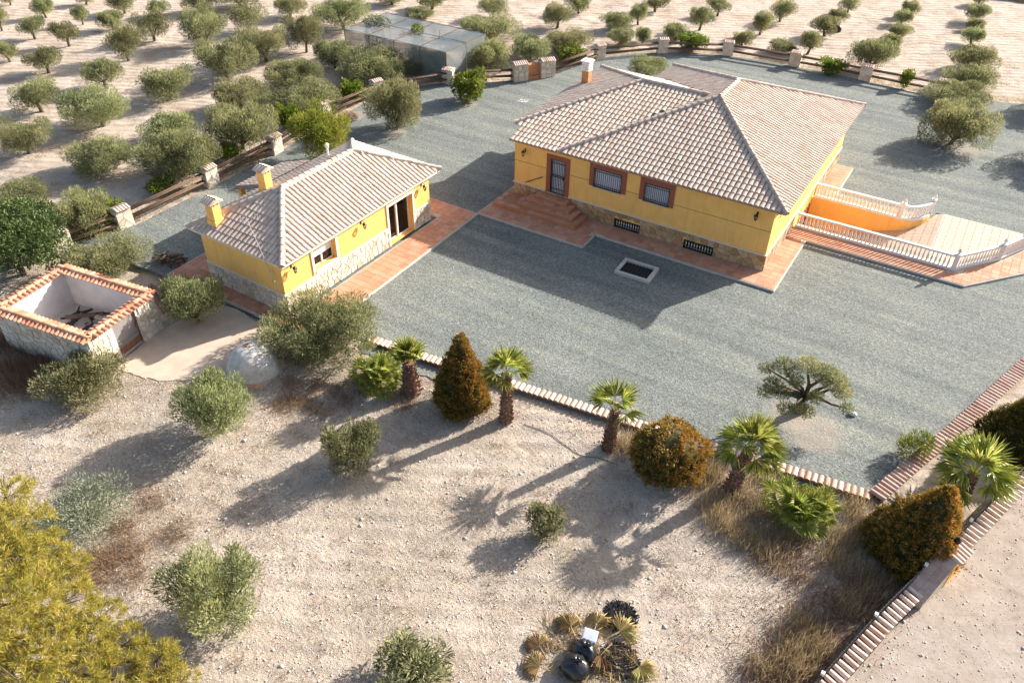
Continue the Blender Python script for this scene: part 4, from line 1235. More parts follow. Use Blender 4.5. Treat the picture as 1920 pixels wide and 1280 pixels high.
a2.build('aerial', 'grey_metal', tv)

# ------------------------------------------------------------------ roofless stone store
SR = R(8.5)
SX, SY = -21.95, -19.6                      # its back right corner; local x runs left (negative), y towards the viewer (negative)
shed = empty('stone_store', (SX, SY, -0.15), SR, 'roofless stone walled store with whitewashed inside and red tiled coping', 'enclosure')
SW, SD, SH = 5.35, 3.75, 1.85
T_ = 0.24
w = MB()
G0, G1 = -2.45, -1.15                       # gate opening on the right-hand wall
w.box(-SW, 0, -T_, 0, -0.2, SH); w.box(-SW, -T_ * 0, -SD, -SD + T_, -0.2, SH); w.box(-SW, -SW + T_, -SD + T_, -T_, -0.2, SH)
w.box(-T_, 0, G1, -T_, -0.2, SH); w.box(-T_, 0, -SD + T_, G0, -0.2, SH)
wl = w.build('wall', 'whitewash', shed)
stone_wall(wl, (0, -SD, -0.1), (0, 1, 0), (1, 0, 0), SD, SH + 0.08, 0.30, 'stone_b', 21, holes=[(SD + G0 - 0.02, SD + G1 + 0.02, -0.3, 3)], limit=120)
stone_wall(wl, (-SW, -SD, -0.1), (1, 0, 0), (0, -1, 0), SW, SH + 0.08, 0.32, 'stone_b', 22, limit=120)
f_ = MB(); f_.quad((-SW, -SD, 0.05), (0, -SD, 0.05), (0, 0, 0.05), (-SW, 0, 0.05)); f_.build('floor', 'concrete', shed)
gt = MB(); gt.box(-0.14, -0.10, G0 + 0.01, G1 - 0.01, 0.02, SH - 0.02)
for z in (0.06, 0.55, 0.62, SH - 0.10): gt.box(-0.10, -0.085, G0 + 0.02, G1 - 0.02, z, z + 0.05)
gate = gt.build('gate', 'gate', shed)
gt = MB(); gt.box(-0.14, -0.03, G1 - 0.045, G1 - 0.005, 0.02, SH); gt.box(-0.085, -0.02, G1 - 0.12, G1 - 0.05, 0.9, 1.1); gt.box(-0.082, -0.078, G0 + 0.03, G1 - 0.05, 0.10, 0.42); gt.build('gate_post', 'rust', gate)
def coping(parent, A, B, z, mat, rows, step=0.235, wid=0.30, pitch=0.28, nm='coping_tile'):
    """barrel tiles laid crosswise along a wall top: two slopes and a ridge"""
    A = Vector(A); B = Vector(B); d = (B - A).normalized(); L = (B - A).length
    n = Vector((-d.y, d.x, 0))
    tv, tf = barrel(0.115, 0.10, wid + 0.05, 5)
    me_ = MB().add(tv, tf).mesh(nm, mat, True)
    k = int(L / step)
    for i in range(k):
        c = A + d * ((i + 0.5) * L / k)
        for s in rows:
            W = (n * -s + Vector((0, 0, pitch))).normalized(); U = W.cross(Vector((0, 0, 1))).normalized(); N = U.cross(W)
            p = c + n * s * wid + Vector((0, 0, z))
            m_ = Matrix(((U.x, W.x, N.x, p.x), (U.y, W.y, N.y, p.y), (U.z, W.z, N.z, p.z), (0, 0, 0, 1))) @ Matrix.Rotation(random.uniform(-0.05, 0.05), 4, 'Z')
            inst(nm, me_, parent, mtx=m_)
    return me_
cz = SH
for A, B, rows in (((-SW - 0.05, -SD + T_ / 2, 0), (0.05, -SD + T_ / 2, 0), (-1, 1)), ((-SW - 0.05, -T_ / 2, 0), (0.05, -T_ / 2, 0), (-1, 1)), ((-T_ / 2, -SD + 0.3, 0), (-T_ / 2, -0.1, 0), (-1, 1)), ((-SW + T_ / 2, -SD + 0.3, 0), (-SW + T_ / 2, -0.3, 0), (-1, 1))):
    coping(shed, A, B, cz, 'redtile', rows)
    a = Vector(A); b = Vector(B); d = (b - a).normalized(); n = Vector((-d.y, d.x, 0))
    bd = MB()
    vs = [a - n * 0.26, a + n * 0.26, a + n * 0.07 + Vector((0, 0, 0.10)), a - n * 0.07 + Vector((0, 0, 0.10))]
    vs = [v + Vector((0, 0, cz)) for v in vs]; vs += [v + (b - a) for v in vs]
    bd.add(vs, [(0, 1, 2, 3), (7, 6, 5, 4), (0, 4, 5, 1), (1, 5, 6, 2), (2, 6, 7, 3), (3, 7, 4, 0)]); bd.build('coping_bed', 'brick', shed)
    L = (b - a).length; k = int(L / 0.40)
    for i in range(k):
        p = a + d * (i * L / k) + Vector((0, 0, cz + 0.09)); Z = Vector((0, 0, 1)); x = d.cross(Z)
        inst('ridge_tile', MB().add(RV, RF).mesh('ridge_tile', 'redtile', True) if i == 0 and A[0] == -SW - 0.05 and A[1] < -1 else bpy.data.meshes['ridge_tile.001'] if 'ridge_tile.001' in bpy.data.meshes else RIDGE, shed,
             mtx=Matrix(((x.x, d.x, 0, p.x), (x.y, d.y, 0, p.y), (0, 0, 1, p.z), (0, 0, 0, 1))))
def shed_w(x, y):
    return (SX + math.cos(SR) * x - math.sin(SR) * y, SY + math.sin(SR) * x + math.cos(SR) * y)
# things lying inside the store
rs = random.Random(5)
for k, (x, y, l, a, z, lb) in enumerate(((-2.1, -1.0, 1.3, 20, 0.25, 'short pale plank lying across the scrap in the stone store'), (-3.3, -1.2, 1.6, 60, 0.3, 'dark board leaning at the back of the stone store'), (-1.3, -1.7, 1.1, -35, 0.2, 'dark board near the gate inside the stone store'))):
    c = shed_w(x, y); m_ = MB(); m_.box(-l / 2, l / 2, -0.12, 0.12, -0.02, 0.02)
    o = m_.build('plank', 'mortar' if k == 0 else 'plank'); o.location = (c[0], c[1], z + 0.05); o.rotation_euler = (0.25 * k, 0.2, R(a)); tag(o, lb, 'plank')
mb = MB()
for i in range(46):
    x = rs.uniform(-4.3, -0.9); y = rs.uniform(-1.7, -0.5); s = rs.uniform(0.06, 0.26); z = rs.uniform(0.02, 0.30)
    c = shed_w(x, y); a = rs.uniform(0, 3); q = rs.uniform(0.1, 0.5)
    mb.tube([(c[0] - math.cos(a) * s, c[1] - math.sin(a) * s, -0.1 + z), (c[0] + math.cos(a) * s, c[1] + math.sin(a) * s, -0.1 + z + q * 0.3)], [s * 0.35, s * 0.22], 5, rnd=rs.random())
tag(mb.build('scrap_heap', 'ash'), 'dark heap of charred scrap on the floor of the stone store', 'scrap heap')

# ------------------------------------------------------------------ plastered dome oven
DX, DY = -16.25, -19.45
dm = empty('dome_oven', (DX, DY, -0.16), 0, 'grey white plastered dome oven beside the big olive bush', 'oven')
V = []; Fq = []
nu, nv_ = 28, 12
for j in range(nv_ + 1):
    ph = j / nv_ * math.pi / 2
    for i in range(nu):
        th = 2 * math.pi * i / nu
        r = 1.12 * math.cos(ph * 0.985) ** 0.85 * (1 + (0.04 * math.sin(3 * th + 1) + 0.025 * math.sin(5 * th + 7 * ph)) * math.cos(ph) + 0.012 * rs.uniform(-1, 1))
        V.append((r * math.cos(th), r * math.sin(th) * 0.98, 1.22 * math.sin(ph) + 0.012 * rs.uniform(-1, 1)))
for j in range(nv_):
    for i in range(nu):
        Fq.append((j * nu + i, j * nu + (i + 1) % nu, (j + 1) * nu + (i + 1) % nu, (j + 1) * nu + i))
Fq.append(tuple(range(nv_ * nu, (nv_ + 1) * nu)))
MB().add(V, Fq).build('dome', 'dome', dm, smooth=True)
mb = MB(); mb.lathe([(0.17, 1.10), (0.16, 1.22), (0.11, 1.23), (0.10, 1.12)], 9, (-0.15, 0.05)); mb.build('smoke_hole_rim', 'brick', dm)
mb = MB(); mb.lathe([(0.10, 1.215), (0.02, 1.215)], 9, (-0.15, 0.05)); mb.build('smoke_hole', 'dark', dm)
bk = MB(); bk.box(-0.14, 0.14, -0.06, 0.06, 0, 0.06)
for k, (x, y, a, lb) in enumerate(((-15.45, -20.35, 20, 'red brick lying at the foot of the dome oven'), (-15.2, -20.15, 70, 'second red brick lying behind the first beside the dome oven'))):
    o = inst('brick', bk.mesh('brick', 'redtile'), loc=(x, y, tz(x, y) + 0.01), rot=(0, 0, R(a)), scale=(1.3, 1.3, 1.3)); tag(o, lb, 'brick')

# ------------------------------------------------------------------ post and rail fence with stone pillars
PILLARS = [(-31.66, -17.94), (-31.10, -14.61), (-31.0, -8.61), (-30.95, -3.30), (-32.0, 2.50), (-31.74, 7.83), (-28.77, 12.75), (-21.64, 24.25), (-17.92, 28.6), (-13.07, 31.1), (-7.55, 31.65), (-1.94, 31.65), (3.65, 31.6)]
PL = ['at the near left end of the fence, half hidden by the olive bush', 'second from the near left end of the fence, sunlit face', 'left of the annexe chimneys along the fence', 'beside the yellow shrub behind the annexe',
      'just past the yellow shrub along the fence', 'behind the round olive in the gravel', 'at the fence bend left of the leafy bush', 'right of the stone barbecue along the fence', 'above the villa chimney at the back of the fence',
      'above the villa ridge in the back fence', 'in the back fence above the roof corner of the villa', 'second from the right end of the back fence', 'at the right end of the back fence behind the olive']
pw, pt, ph_ = 0.86, 0.42, 1.08
bodym = MB().box(-pw / 2, pw / 2, -pt / 2, pt / 2, -0.15, ph_).mesh('pillar_body', 'mortar')
stm = []
for side, (O, U, N, L_) in enumerate((((-pw / 2, -pt / 2, 0), (1, 0, 0), (0, -1, 0), pw), ((pw / 2, -pt / 2, 0), (0, 1, 0), (1, 0, 0), pt), ((pw / 2, pt / 2, 0), (-1, 0, 0), (0, 1, 0), pw), ((-pw / 2, pt / 2, 0), (0, -1, 0), (-1, 0, 0), pt))):
    for pl in flagstones(L_, ph_, 0.29, 31 + side):
        O_ = Vector(O); U_ = Vector(U); N_ = Vector(N); Z = Vector((0, 0, 1)); n = len(pl)
        b_ = [O_ + U_ * a + Z * c for a, c in pl]; q = [v + N_ * 0.03 for v in b_]
        stm.append(MB().add(b_ + q, [tuple(range(n, 2 * n))] + [(k, (k + 1) % n, n + (k + 1) % n, n + k) for k in range(n)]).mesh('stone', 'stone_b'))
ctv, ctf = barrel(0.095, 0.085, 0.36, 5)
CAPT = MB().add(ctv, ctf).mesh('cap_tile', 'captile', True)
def pillar(x, y, rz, label, z=-0.14):
    t = empty('stone_pillar', (x, y, z), rz, label, 'pillar', 'stone fence pillars')
    inst('pillar_body', bodym, t)
    for s in stm: inst('stone', s, t)
    for sy in (-1, 1):
        for i in range(5):
            p = Vector((-pw / 2 + (i + 0.5) * pw / 5, sy * 0.31, ph_ + 0.01)); W = Vector((0, -sy, 0.42)).normalized(); U = W.cross(Vector((0, 0, 1))).normalized(); N = U.cross(W)
            inst('cap_tile', CAPT, t, mtx=Matrix(((U.x, W.x, N.x, p.x), (U.y, W.y, N.y, p.y), (U.z, W.z, N.z, p.z), (0, 0, 0, 1))))
    inst('cap_bed', capbed, t)
    return t
capbed = MB().add([(-pw / 2 - .02, -0.27, ph_), (pw / 2 + .02, -0.27, ph_), (pw / 2 + .02, 0.27, ph_), (-pw / 2 - .02, 0.27, ph_), (-pw / 2 - .02, 0, ph_ + 0.13), (pw / 2 + .02, 0, ph_ + 0.13)], [(3, 2, 1, 0), (0, 1, 5, 4), (2, 3, 4, 5), (1, 2, 5), (3, 0, 4)]).mesh('cap_bed', 'mortar')
def ang(i):
    a = PILLARS[max(i - 1, 0)]; b = PILLARS[min(i + 1, len(PILLARS) - 1)]
    return math.atan2(b[1] - a[1], b[0] - a[0])
ANG = [ang(i) for i in range(len(PILLARS))]
ANG[6] = R(8); ANG[7] = R(60); ANG[5] = R(72)
for (x, y), a, lb in zip(PILLARS, ANG, PL):
    pillar(x, y, a, 'stone pillar with tile cap ' + lb)
BQ0, BQ1 = (-25.0, 15.95), (-22.95, 18.8)
SPANS = [(PILLARS[i], PILLARS[i + 1]) for i in range(6)] + [(PILLARS[6], BQ0), (BQ1, PILLARS[7])] + [(PILLARS[i], PILLARS[i + 1]) for i in range(7, 12)]
SL = ['at the near left end beside the olive bush', 'between the second and third pillar from the left', 'left of the annexe chimneys', 'behind the yellow shrub', 'right of the yellow shrub', 'behind the round olive in the gravel', 'left of the stone barbecue',
      'right of the stone barbecue', 'above the villa chimney', 'above the villa ridge, with a gap of bushes behind', 'over the far bushes at the back of the yard', 'behind the right roof end of the villa', 'at the right end of the back fence']
for (a, b), lb in zip(SPANS, SL):
    t = empty('rail_fence', (a[0], a[1], -0.14), 0, 'span of paired timber rails ' + lb, 'fence', 'rail spans between the stone pillars')
    d = Vector((b[0] - a[0], b[1] - a[1], 0)); n = Vector((-d.y, d.x, 0)).normalized()
    for z in (0.40, 0.86):
        sag = rs.uniform(-0.03, 0.03)
        for s in (-0.10, 0.10):
            m_ = MB(); m_.tube([n * s + Vector((0, 0, z)), d * 0.5 + n * s + Vector((0, 0, z + sag)), d + n * s + Vector((0, 0, z))], [0.068, 0.062, 0.068], 6)
            m_.build('rail', 'log', t, smooth=True)
# stone barbecue set into the fence line
ba = math.atan2(BQ1[1] - BQ0[1], BQ1[0] - BQ0[0])
bq = empty('stone_barbecue', ((BQ0[0] + BQ1[0]) / 2, (BQ0[1] + BQ1[1]) / 2, -0.14), ba, 'stone barbecue with an orange brick niche between two tiled piers', 'barbecue')
bl = math.hypot(BQ1[0] - BQ0[0], BQ1[1] - BQ0[1])
b1 = MB(); b1.box(-bl / 2, -bl / 2 + 1.2, -0.35, 0.35, -0.1, 1.25); b1.box(bl / 2 - 1.2, bl / 2, -0.35, 0.35, -0.1, 1.25); pr_ = b1.build('pier', 'mortar', bq)
for x0 in (-bl / 2, bl / 2 - 1.2):
    stone_wall(pr_, (x0, -0.35, 0), (1, 0, 0), (0, -1, 0), 1.2, 1.25, 0.32, 'stone_b', 41, limit=30)
    for sy in (-1, 1):
        for i in range(7):
            p = Vector((x0 + 0.09 + i * 0.17, sy * 0.42, 1.26)); W = Vector((0, -sy, 0.42)).normalized(); U = W.cross(Vector((0, 0, 1))).normalized(); N = U.cross(W)
            inst('cap_tile', CAPT, bq, mtx=Matrix(((U.x, W.x, N.x, p.x), (U.y, W.y, N.y, p.y), (U.z, W.z, N.z, p.z), (0, 0, 0, 1))) @ Matrix.Diagonal((0.9, 1.25, 1, 1)))
b2 = MB(); b2.box(-bl / 2 + 1.2, bl / 2 - 1.2, -0.1, 0.33, -0.1, 1.1); b2.box(-bl / 2 + 1.2, bl / 2 - 1.2, -0.30, -0.1, -0.1, 0.25); b2.build('brick_niche', 'brick', bq)

# ------------------------------------------------------------------ tile capped kerb walls round the yard
def kerb_wall(name, line, z, mat, wallmat, label, step, wid, tilt, h=0.45, cat='wall', fat=0.50):
    pts = smooth_line(line, step)
    t = empty(name, (line[0][0], line[0][1], 0), 0, label, cat)
    o0 = Vector((line[0][0], line[0][1], 0))
    L_ = [p - o0 for p in pts]
    body = MB(); ring = []
    for i, p in enumerate(L_):
        d = (L_[min(i + 1, len(L_) - 1)] - L_[max(i - 1, 0)]).normalized(); n = Vector((-d.y, d.x, 0)); ring.append((p - n * wid * 0.36, p + n * wid * 0.36))
    for (a, b), (c, d) in zip(ring[:-1], ring[1:]):
        lo = Vector((0, 0, z - h)); hi = Vector((0, 0, z + 0.01))
        body.quad(a + lo, c + lo, c + hi, a + hi); body.quad(d + lo, b + lo, b + hi, d + hi); body.quad(a + hi, c + hi, d + hi, b + hi)
    body.build('wall_body', wallmat, t)
    tv, tf = barrel(step * fat, step * fat * 0.88, wid + 0.04, 6)
    me_ = MB().add(tv, tf).mesh('cap_tile', mat, True)
    for i in range(len(L_) - 1):
        c = (L_[i] + L_[i + 1]) / 2; d = (L_[i + 1] - L_[i]).normalized(); n = Vector((-d.y, d.x, 0))
        W = (n * (1 if tilt >= 0 else -1) + Vector((0, 0, abs(tilt)))).normalized(); U = W.cross(Vector((0, 0, 1))).normalized(); N = U.cross(W)
        p = c - n * (wid / 2) * (1 if tilt >= 0 else -1) + Vector((0, 0, z + 0.012 + random.uniform(-0.006, 0.006)))
        inst('cap_tile', me_, t, mtx=Matrix(((U.x, W.x, N.x, p.x), (U.y, W.y, N.y, p.y), (U.z, W.z, N.z, p.z), (0, 0, 0, 1))) @ Matrix.Rotation(random.uniform(-0.05, 0.05), 4, 'Z'))
    return t
kerb_wall('kerb_wall', KERB_FRONT, -0.02, 'captile', 'brick', 'low kerb wall with pale clay tiles between gravel yard and field', 0.235, 0.36, 0.10)
kerb_wall('kerb_wall', KERB_RIGHT, 0.05, 'browntile', 'brick', 'low kerb wall with pinkish brown tiles along the right of the gravel', 0.215, 0.52, 0.10)
kerb_wall('boundary_wall', BOUND, 0.22, 'captile', 'pantile', 'tile capped boundary wall beside the dirt road at lower right', 0.25, 0.42, -0.16, 0.7, fat=0.36)
# railing on the inner side of the boundary wall
rl = empty('railing', (BOUND[0][0], BOUND[0][1], 0), 0, 'black iron railing on the inner side of the boundary wall', 'railing')
bp = smooth_line(BOUND, 0.14); o0 = Vector((BOUND[0][0], BOUND[0][1], 0))
bar = MB(); br = MB(); 
ins_ = []
for i, p in enumerate(bp):
    d = (bp[min(i + 1, len(bp) - 1)] - bp[max(i - 1, 0)]).normalized(); n = Vector((-d.y, d.x, 0)); ins_.append(p - o0 - n * 0.24)
BARM = MB().box(-0.009, 0.009, -0.009, 0.009, 0.0, 0.80).mesh('bar', 'black')
for q in ins_[::1]:
    inst('bar', BARM, rl, loc=(q.x, q.y, 0.05))
for z in (0.15, 0.80):
    m_ = MB(); m_.tube([q + Vector((0, 0, z)) for q in ins_[::4]], 0.018, 5); m_.build('rail', 'black', rl)
for q in ins_[6::21]:
    m_ = MB(); m_.box(q.x - 0.05, q.x + 0.05, q.y - 0.05, q.y + 0.05, 0.80, 0.92); m_.build('bracket', 'white', rl)
# tiled gate pier with a small lamp
GP = empty('gate_pier', (10.95, -14.55, -0.25), R(70), 'tile topped boundary pier with a small black lamp on it', 'pier')
m_ = MB(); m_.box(-0.45, 0.45, -0.34, 0.34, -0.2, 1.25); m_.build('pier_body', 'stucco', GP)
m_ = MB(); m_.add([(-1.9, -0.32, 0.40), (-0.45, -0.32, 1.22), (-0.45, 0.32, 1.22), (-1.9, 0.32, 0.40), (-1.9, -0.32, 0), (-0.45, -0.32, 0), (-0.45, 0.32, 0), (-1.9, 0.32, 0)], [(0, 1, 2, 3), (4, 5, 1, 0), (7, 3, 2, 6), (4, 0, 3, 7)])
m_.build('sloping_shoulder', 'mortar', GP)
for i in range(5):
    for j, yy in enumerate((-0.34, 0.0)):
        p = Vector((-1.9 + i * 0.30, yy, 0.40 + i * 0.30 * 0.566 + 0.01)); U = Vector((0, -1, 0)); W = Vector((1, 0, 0.566)).normalized(); N = U.cross(W) * -1
        q = MB().box(0, 0.335, 0, 0.36, 0, 0.03)
        x_ = Vector((0, 1, 0)); z_ = W.cross(x_) * -1; z_ = x_.cross(W) * -1 if x_.cross(W).z < 0 else x_.cross(W)
        inst('shoulder_tile', bpy.data.meshes.get('shoulder_tile') or q.mesh('shoulder_tile', 'browntile'), GP, mtx=Matrix(((x_.x, W.x, z_.x, p.x), (x_.y, W.y, z_.y, p.y), (x_.z, W.z, z_.z, p.z + 0.02), (0, 0, 0, 1))))
for sy in (-1, 1):
    for i in range(5):
        p = Vector((-0.42 + (i + 0.5) * 0.17, sy * 0.40, 1.26)); W = Vector((0, -sy, 0.30)).normalized(); U = W.cross(Vector((0, 0, 1))).normalized(); N = U.cross(W)
        inst('cap_tile', CAPT, GP, mtx=Matrix(((U.x, W.x, N.x, p.x), (U.y, W.y, N.y, p.y), (U.z, W.z, N.z, p.z), (0, 0, 0, 1))) @ Matrix.Diagonal((0.95, 1.2, 1, 1)))
m_ = MB(); m_.lathe([(0.06, 1.34), (0.05, 1.42), (0.02, 1.44), (0.02, 1.50), (0.09, 1.52), (0.11, 1.66), (0.13, 1.68), (0.03, 1.78), (0.01, 1.8)], 6, (0.12, 0.05)); m_.build('lamp', 'black', GP)

# ------------------------------------------------------------------ shade net shelter
NX0, NX1, NY0, NY1, NZ = -38.95, -28.9, 12.75, 18.1, 2.2
nt_ = empty('net_shelter', (NX0, NY0, -0.2), 0, 'flat shelter of grey shade netting on thin poles behind the fence', 'shelter')
def netquad(nm, a, b, c, d, nn=10, sag=0.0):
    m_ = MB(); vs = []; fs = []
    a, b, c, d = map(Vector, (a, b, c, d))
    for i in range(nn + 1):
        for j in range(nn + 1):
            u = i / nn; v = j / nn
            p = a.lerp(b, u).lerp(d.lerp(c, u), v); p = p + Vector((0, 0, -sag * 16 * u * (1 - u) * v * (1 - v) + 0.03 * math.sin(i * 1.7 + j * 2.1)))
            vs.append(p)
    for i in range(nn):
        for j in range(nn):
            k = i * (nn + 1) + j; fs.append((k, k + nn + 1, k + nn + 2, k + 1))
    m_.add(vs, fs).build(nm, 'net', nt_, smooth=True)
lx, ly = NX1 - NX0, NY1 - NY0
netquad('net_roof', (0, 0, NZ + 0.2), (lx, 0, NZ + 0.2), (lx, ly, NZ + 0.2), (0, ly, NZ + 0.2), 14, 0.12)
netquad('net_side', (0, 0, 0), (lx, 0, 0), (lx, 0, NZ + 0.18), (0, 0, NZ + 0.18), 10)
netquad('net_side', (lx, 0, 0), (lx, ly, 0), (lx, ly, NZ + 0.18), (lx, 0, NZ + 0.18), 8)
for i in range(5):
    for j in range(3):
        m_ = MB(); x = lx * i / 4; y = ly * j / 2
        m_.tube([(x, y, 0), (x, y, NZ + (0.75 if (i in (1, 3) and j == 1) else 0.22))], 0.028, 6); m_.build('pole', 'rust' if j == 0 else 'grey_metal', nt_)
for j in range(3):
    m_ = MB(); m_.tube([(0, ly * j / 2, NZ + 0.22), (lx, ly * j / 2, NZ + 0.22)], 0.025, 5); m_.build('beam', 'grey_metal', nt_)
for i in range(5):
    m_ = MB(); m_.tube([(lx * i / 4, 0, NZ + 0.21), (lx * i / 4, ly, NZ + 0.21)], 0.025, 5); m_.build('beam', 'log', nt_)

# ------------------------------------------------------------------ firewood, beams, litter
LOGM = [MB().tube([(0, 0, 0), (0.02, 0, 0.35)], [0.07, 0.06], 7).mesh('log', 'bark'), MB().tube([(0, 0, 0), (-0.02, 0.01, 0.38)], [0.055, 0.05], 6).mesh('log', 'log')]
wp = empty('firewood_pile', (-26.0, -15.5, -0.12), R(10), 'heap of cut firewood logs behind the annexe patio', 'firewood')
for i in range(42):
    ly_ = i % 3
    inst('log', LOGM[i % 2], wp, loc=(rs.uniform(-0.75, 0.75), rs.uniform(-0.4, 0.4), 0.08 + 0.13 * ly_ + rs.uniform(0, 0.05)), rot=(R(90) + rs.uniform(-0.4, 0.4), rs.uniform(-0.3, 0.3), rs.uniform(-1.2, 1.2)))
for k, (x, y, a, lb) in enumerate(((-24.2, -18.25, -20, 'front one of three dark steel beams lying behind the stone store'), (-24.15, -17.95, -19, 'middle one of three dark steel beams lying behind the stone store'), (-24.0, -17.65, -22, 'rear one of three dark steel beams lying behind the stone store'))):
    m_ = MB(); m_.box(-1.3, 1.3, -0.06, 0.06, 0, 0.02); m_.box(-1.3, 1.3, -0.01, 0.01, 0.02, 0.12); m_.box(-1.3, 1.3, -0.06, 0.06, 0.12, 0.14)
    o = m_.build('steel_beam', 'rust'); o.location = (x, y, tz(x, y) + 0.02 + 0.03 * k); o.rotation_euler = (0, 0, R(a)); tag(o, lb, 'beam')
m_ = MB(); m_.tube([(0, 0, 0), (0, 0, 1.75), (-0.03, 0.0, 1.9), (-0.12, 0, 2.0), (-0.2, 0, 1.98)], 0.025, 6)
o = m_.build('water_pipe', 'grey_metal'); c = shed_w(-0.35, 0.2); o.location = (c[0], c[1], -0.2); tag(o, 'thin pipe with a bent top behind the stone store corner', 'pipe')

def blob(name, mat, loc, sx, sy, sz, seed, label, cat, amp=0.12, knot=True):
    r_ = np.random.default_rng(seed); V = []; Fq = []; nu, nv = 22, 14
    ph = r_.random(12) * 6.28
    for j in range(nv + 1):
        a = math.pi * j / nv
        for i in range(nu):
            th = 2 * math.pi * i / nu
            k = 1 + amp * (math.sin(3 * th + ph[0] + 2 * a) + 0.7 * math.sin(5 * th + 3 * a + ph[1]) + 0.5 * math.sin(9 * th - 4 * a + ph[2]) + 0.4 * math.sin(7 * a + ph[3]))
            z = math.cos(a); z = z if z > -0.5 else -0.5 + (z + 0.5) * 0.2
            V.append((sx * k * math.sin(a) * math.cos(th), sy * k * math.sin(a) * math.sin(th), sz * (z + 0.6) * (0.6 + 0.4 * k)))
    for j in range(nv):
        for i in range(nu):
            Fq.append((j * nu + i, (j + 1) * nu + i, (j + 1) * nu + (i + 1) % nu, j * nu + (i + 1) % nu))
    mb = MB().add(V, Fq)
    if knot: mb.tube([(0, 0, sz * 1.5), (0.03, 0.02, sz * 1.7), (0.1, 0.05, sz * 1.95)], [0.10, 0.04, 0.12], 7)
    o = mb.build(name, mat, smooth=True); o.location = loc; tag(o, label, cat)
    return o
blob('rubbish_bag', 'bag', (2.12, -23.55, tz(2.12, -23.55)), 0.42, 0.34, 0.34, 3, 'black plastic rubbish bag next to the pale box on the palm litter', 'bag', 0.07)
blob('rubbish_bag', 'bag', (2.12, -24.15, tz(2.12, -24.15)), 0.44, 0.42, 0.36, 4, 'fuller black plastic rubbish bag at the bottom edge of the photo', 'bag', 0.06)
m_ = MB(); m_.add([(-0.20, -0.16, 0), (0.20, -0.16, 0), (0.20, 0.16, 0), (-0.20, 0.16, 0), (-0.23, -0.19, 0.16), (0.23, -0.19, 0.16), (0.23, 0.19, 0.16), (-0.23, 0.19, 0.16), (-0.19, -0.15, 0.17), (0.19, -0.15, 0.17), (0.19, 0.15, 0.17), (-0.19, 0.15, 0.17)],
     [(0, 1, 5, 4), (1, 2, 6, 5), (2, 3, 7, 6), (3, 0, 4, 7), (4, 5, 9, 8), (5, 6, 10, 9), (6, 7, 11, 10), (7, 4, 8, 11), (8, 9, 10, 11), (3, 2, 1, 0)])
o = m_.build('plastic_tub', 'plastic'); o.location = (2.02, -22.98, tz(2.0, -23.0) + 0.12); o.rotation_euler = (0.25, 0.1, R(15)); tag(o, 'pale bluish plastic tub lying on dead palm leaves', 'tub')
o = blob('floodlight', 'white', (6.55, -8.32, -0.12), 0.16, 0.12, 0.10, 9, 'small white object on the gravel beside the gnarled olive', 'lamp', 0.04, False)
o = blob('field_drum', 'black', (-6.9, 43.0, -0.2), 0.35, 0.35, 0.4, 10, 'small black drum standing among the far olive rows', 'drum', 0.02, False)
for x, y, s, lb in ((3.12, -23.15, 0.62, 'black burnt heap among the dead palm leaves'), (2.5, -21.75, 0.55, 'black burnt patch above the palm litter')):
    r_ = np.random.default_rng(int(x * 100)); mb = MB()
    for i in range(260):
        a = r_.random() * 6.28; d = s * math.sqrt(r_.random()); px, py = x + d * math.cos(a), y + d * math.sin(a); q = r_.random() * 3; l = 0.03 + r_.random() * 0.09
        z = tz(px, py) + 0.10 * (1 - d / s)
        mb.tube([(px - l * math.cos(q), py - l * math.sin(q), z), (px + l * math.cos(q), py + l * math.sin(q), z + 0.04)], [0.03, 0.015], 4, rnd=r_.random())
    tag(mb.build('ash_heap', 'ash'), lb, 'ash heap')
hs = MB(); hp = [(-4.6, -16.0), (-3.6, -15.9), (-2.6, -16.1), (-1.9, -16.2), (-1.1, -15.95), (-0.3, -15.9)]
hs.tube([(p.x, p.y, tz(p.x, p.y) + 0.02) for p in smooth_line(hp, 0.25)], 0.010, 5); tag(hs.build('irrigation_hose', 'hose'), 'thin dark irrigation hose lying between two palms in front of the kerb', 'hose')
bx = MB(); bx.box(-12, 12, -0.15, 0.15, -0.2, 0.5); o = bx.build('far_wall', 'stone_a'); o.location = (14, 65.5, -0.2); o.rotation_euler = (0, 0, R(12)); tag(o, 'low dark wall at the far top right corner of the orchard', 'wall')

# ------------------------------------------------------------------ foliage
def leaves(P, D, L, W, r_, spread=0.0, rnd=None, tri=False):
    """one pointed blade per point; P points, D directions"""
    n = len(P)
    D = D + spread * r_.normal(size=(n, 3)); D /= np.linalg.norm(D, axis=1, keepdims=True) + 1e-9
    A = r_.normal(size=(n, 3)); S = np.cross(D, A); S /= np.linalg.norm(S, axis=1, keepdims=True) + 1e-9
    L = L * r_.uniform(0.7, 1.3, (n, 1)); W = W * r_.uniform(0.7, 1.3, (n, 1))
    if tri:
        V = np.stack([P - S * W / 2, P + S * W / 2, P + D * L], 1).reshape(-1, 3); k = 3
    else:
        V = np.stack([P, P + D * L * 0.45 + S * W / 2, P + D * L, P + D * L * 0.45 - S * W / 2], 1).reshape(-1, 3); k = 4
    F = np.arange(n * k).reshape(n, k)
    if rnd is None: rnd = r_.random(n)
    return V, F, np.repeat(np.clip(rnd, 0, 1), k)

def join(parts):
    V = np.concatenate([p[0] for p in parts]); o = 0; Fs = []
    for p in parts: Fs.append(p[1] + o); o += len(p[0])
    return V, np.concatenate(Fs), np.concatenate([p[2] for p in parts])

def sphere_dirs(n, r_):
    d = r_.normal(size=(n, 3)); return d / np.linalg.norm(d, axis=1, keepdims=True)

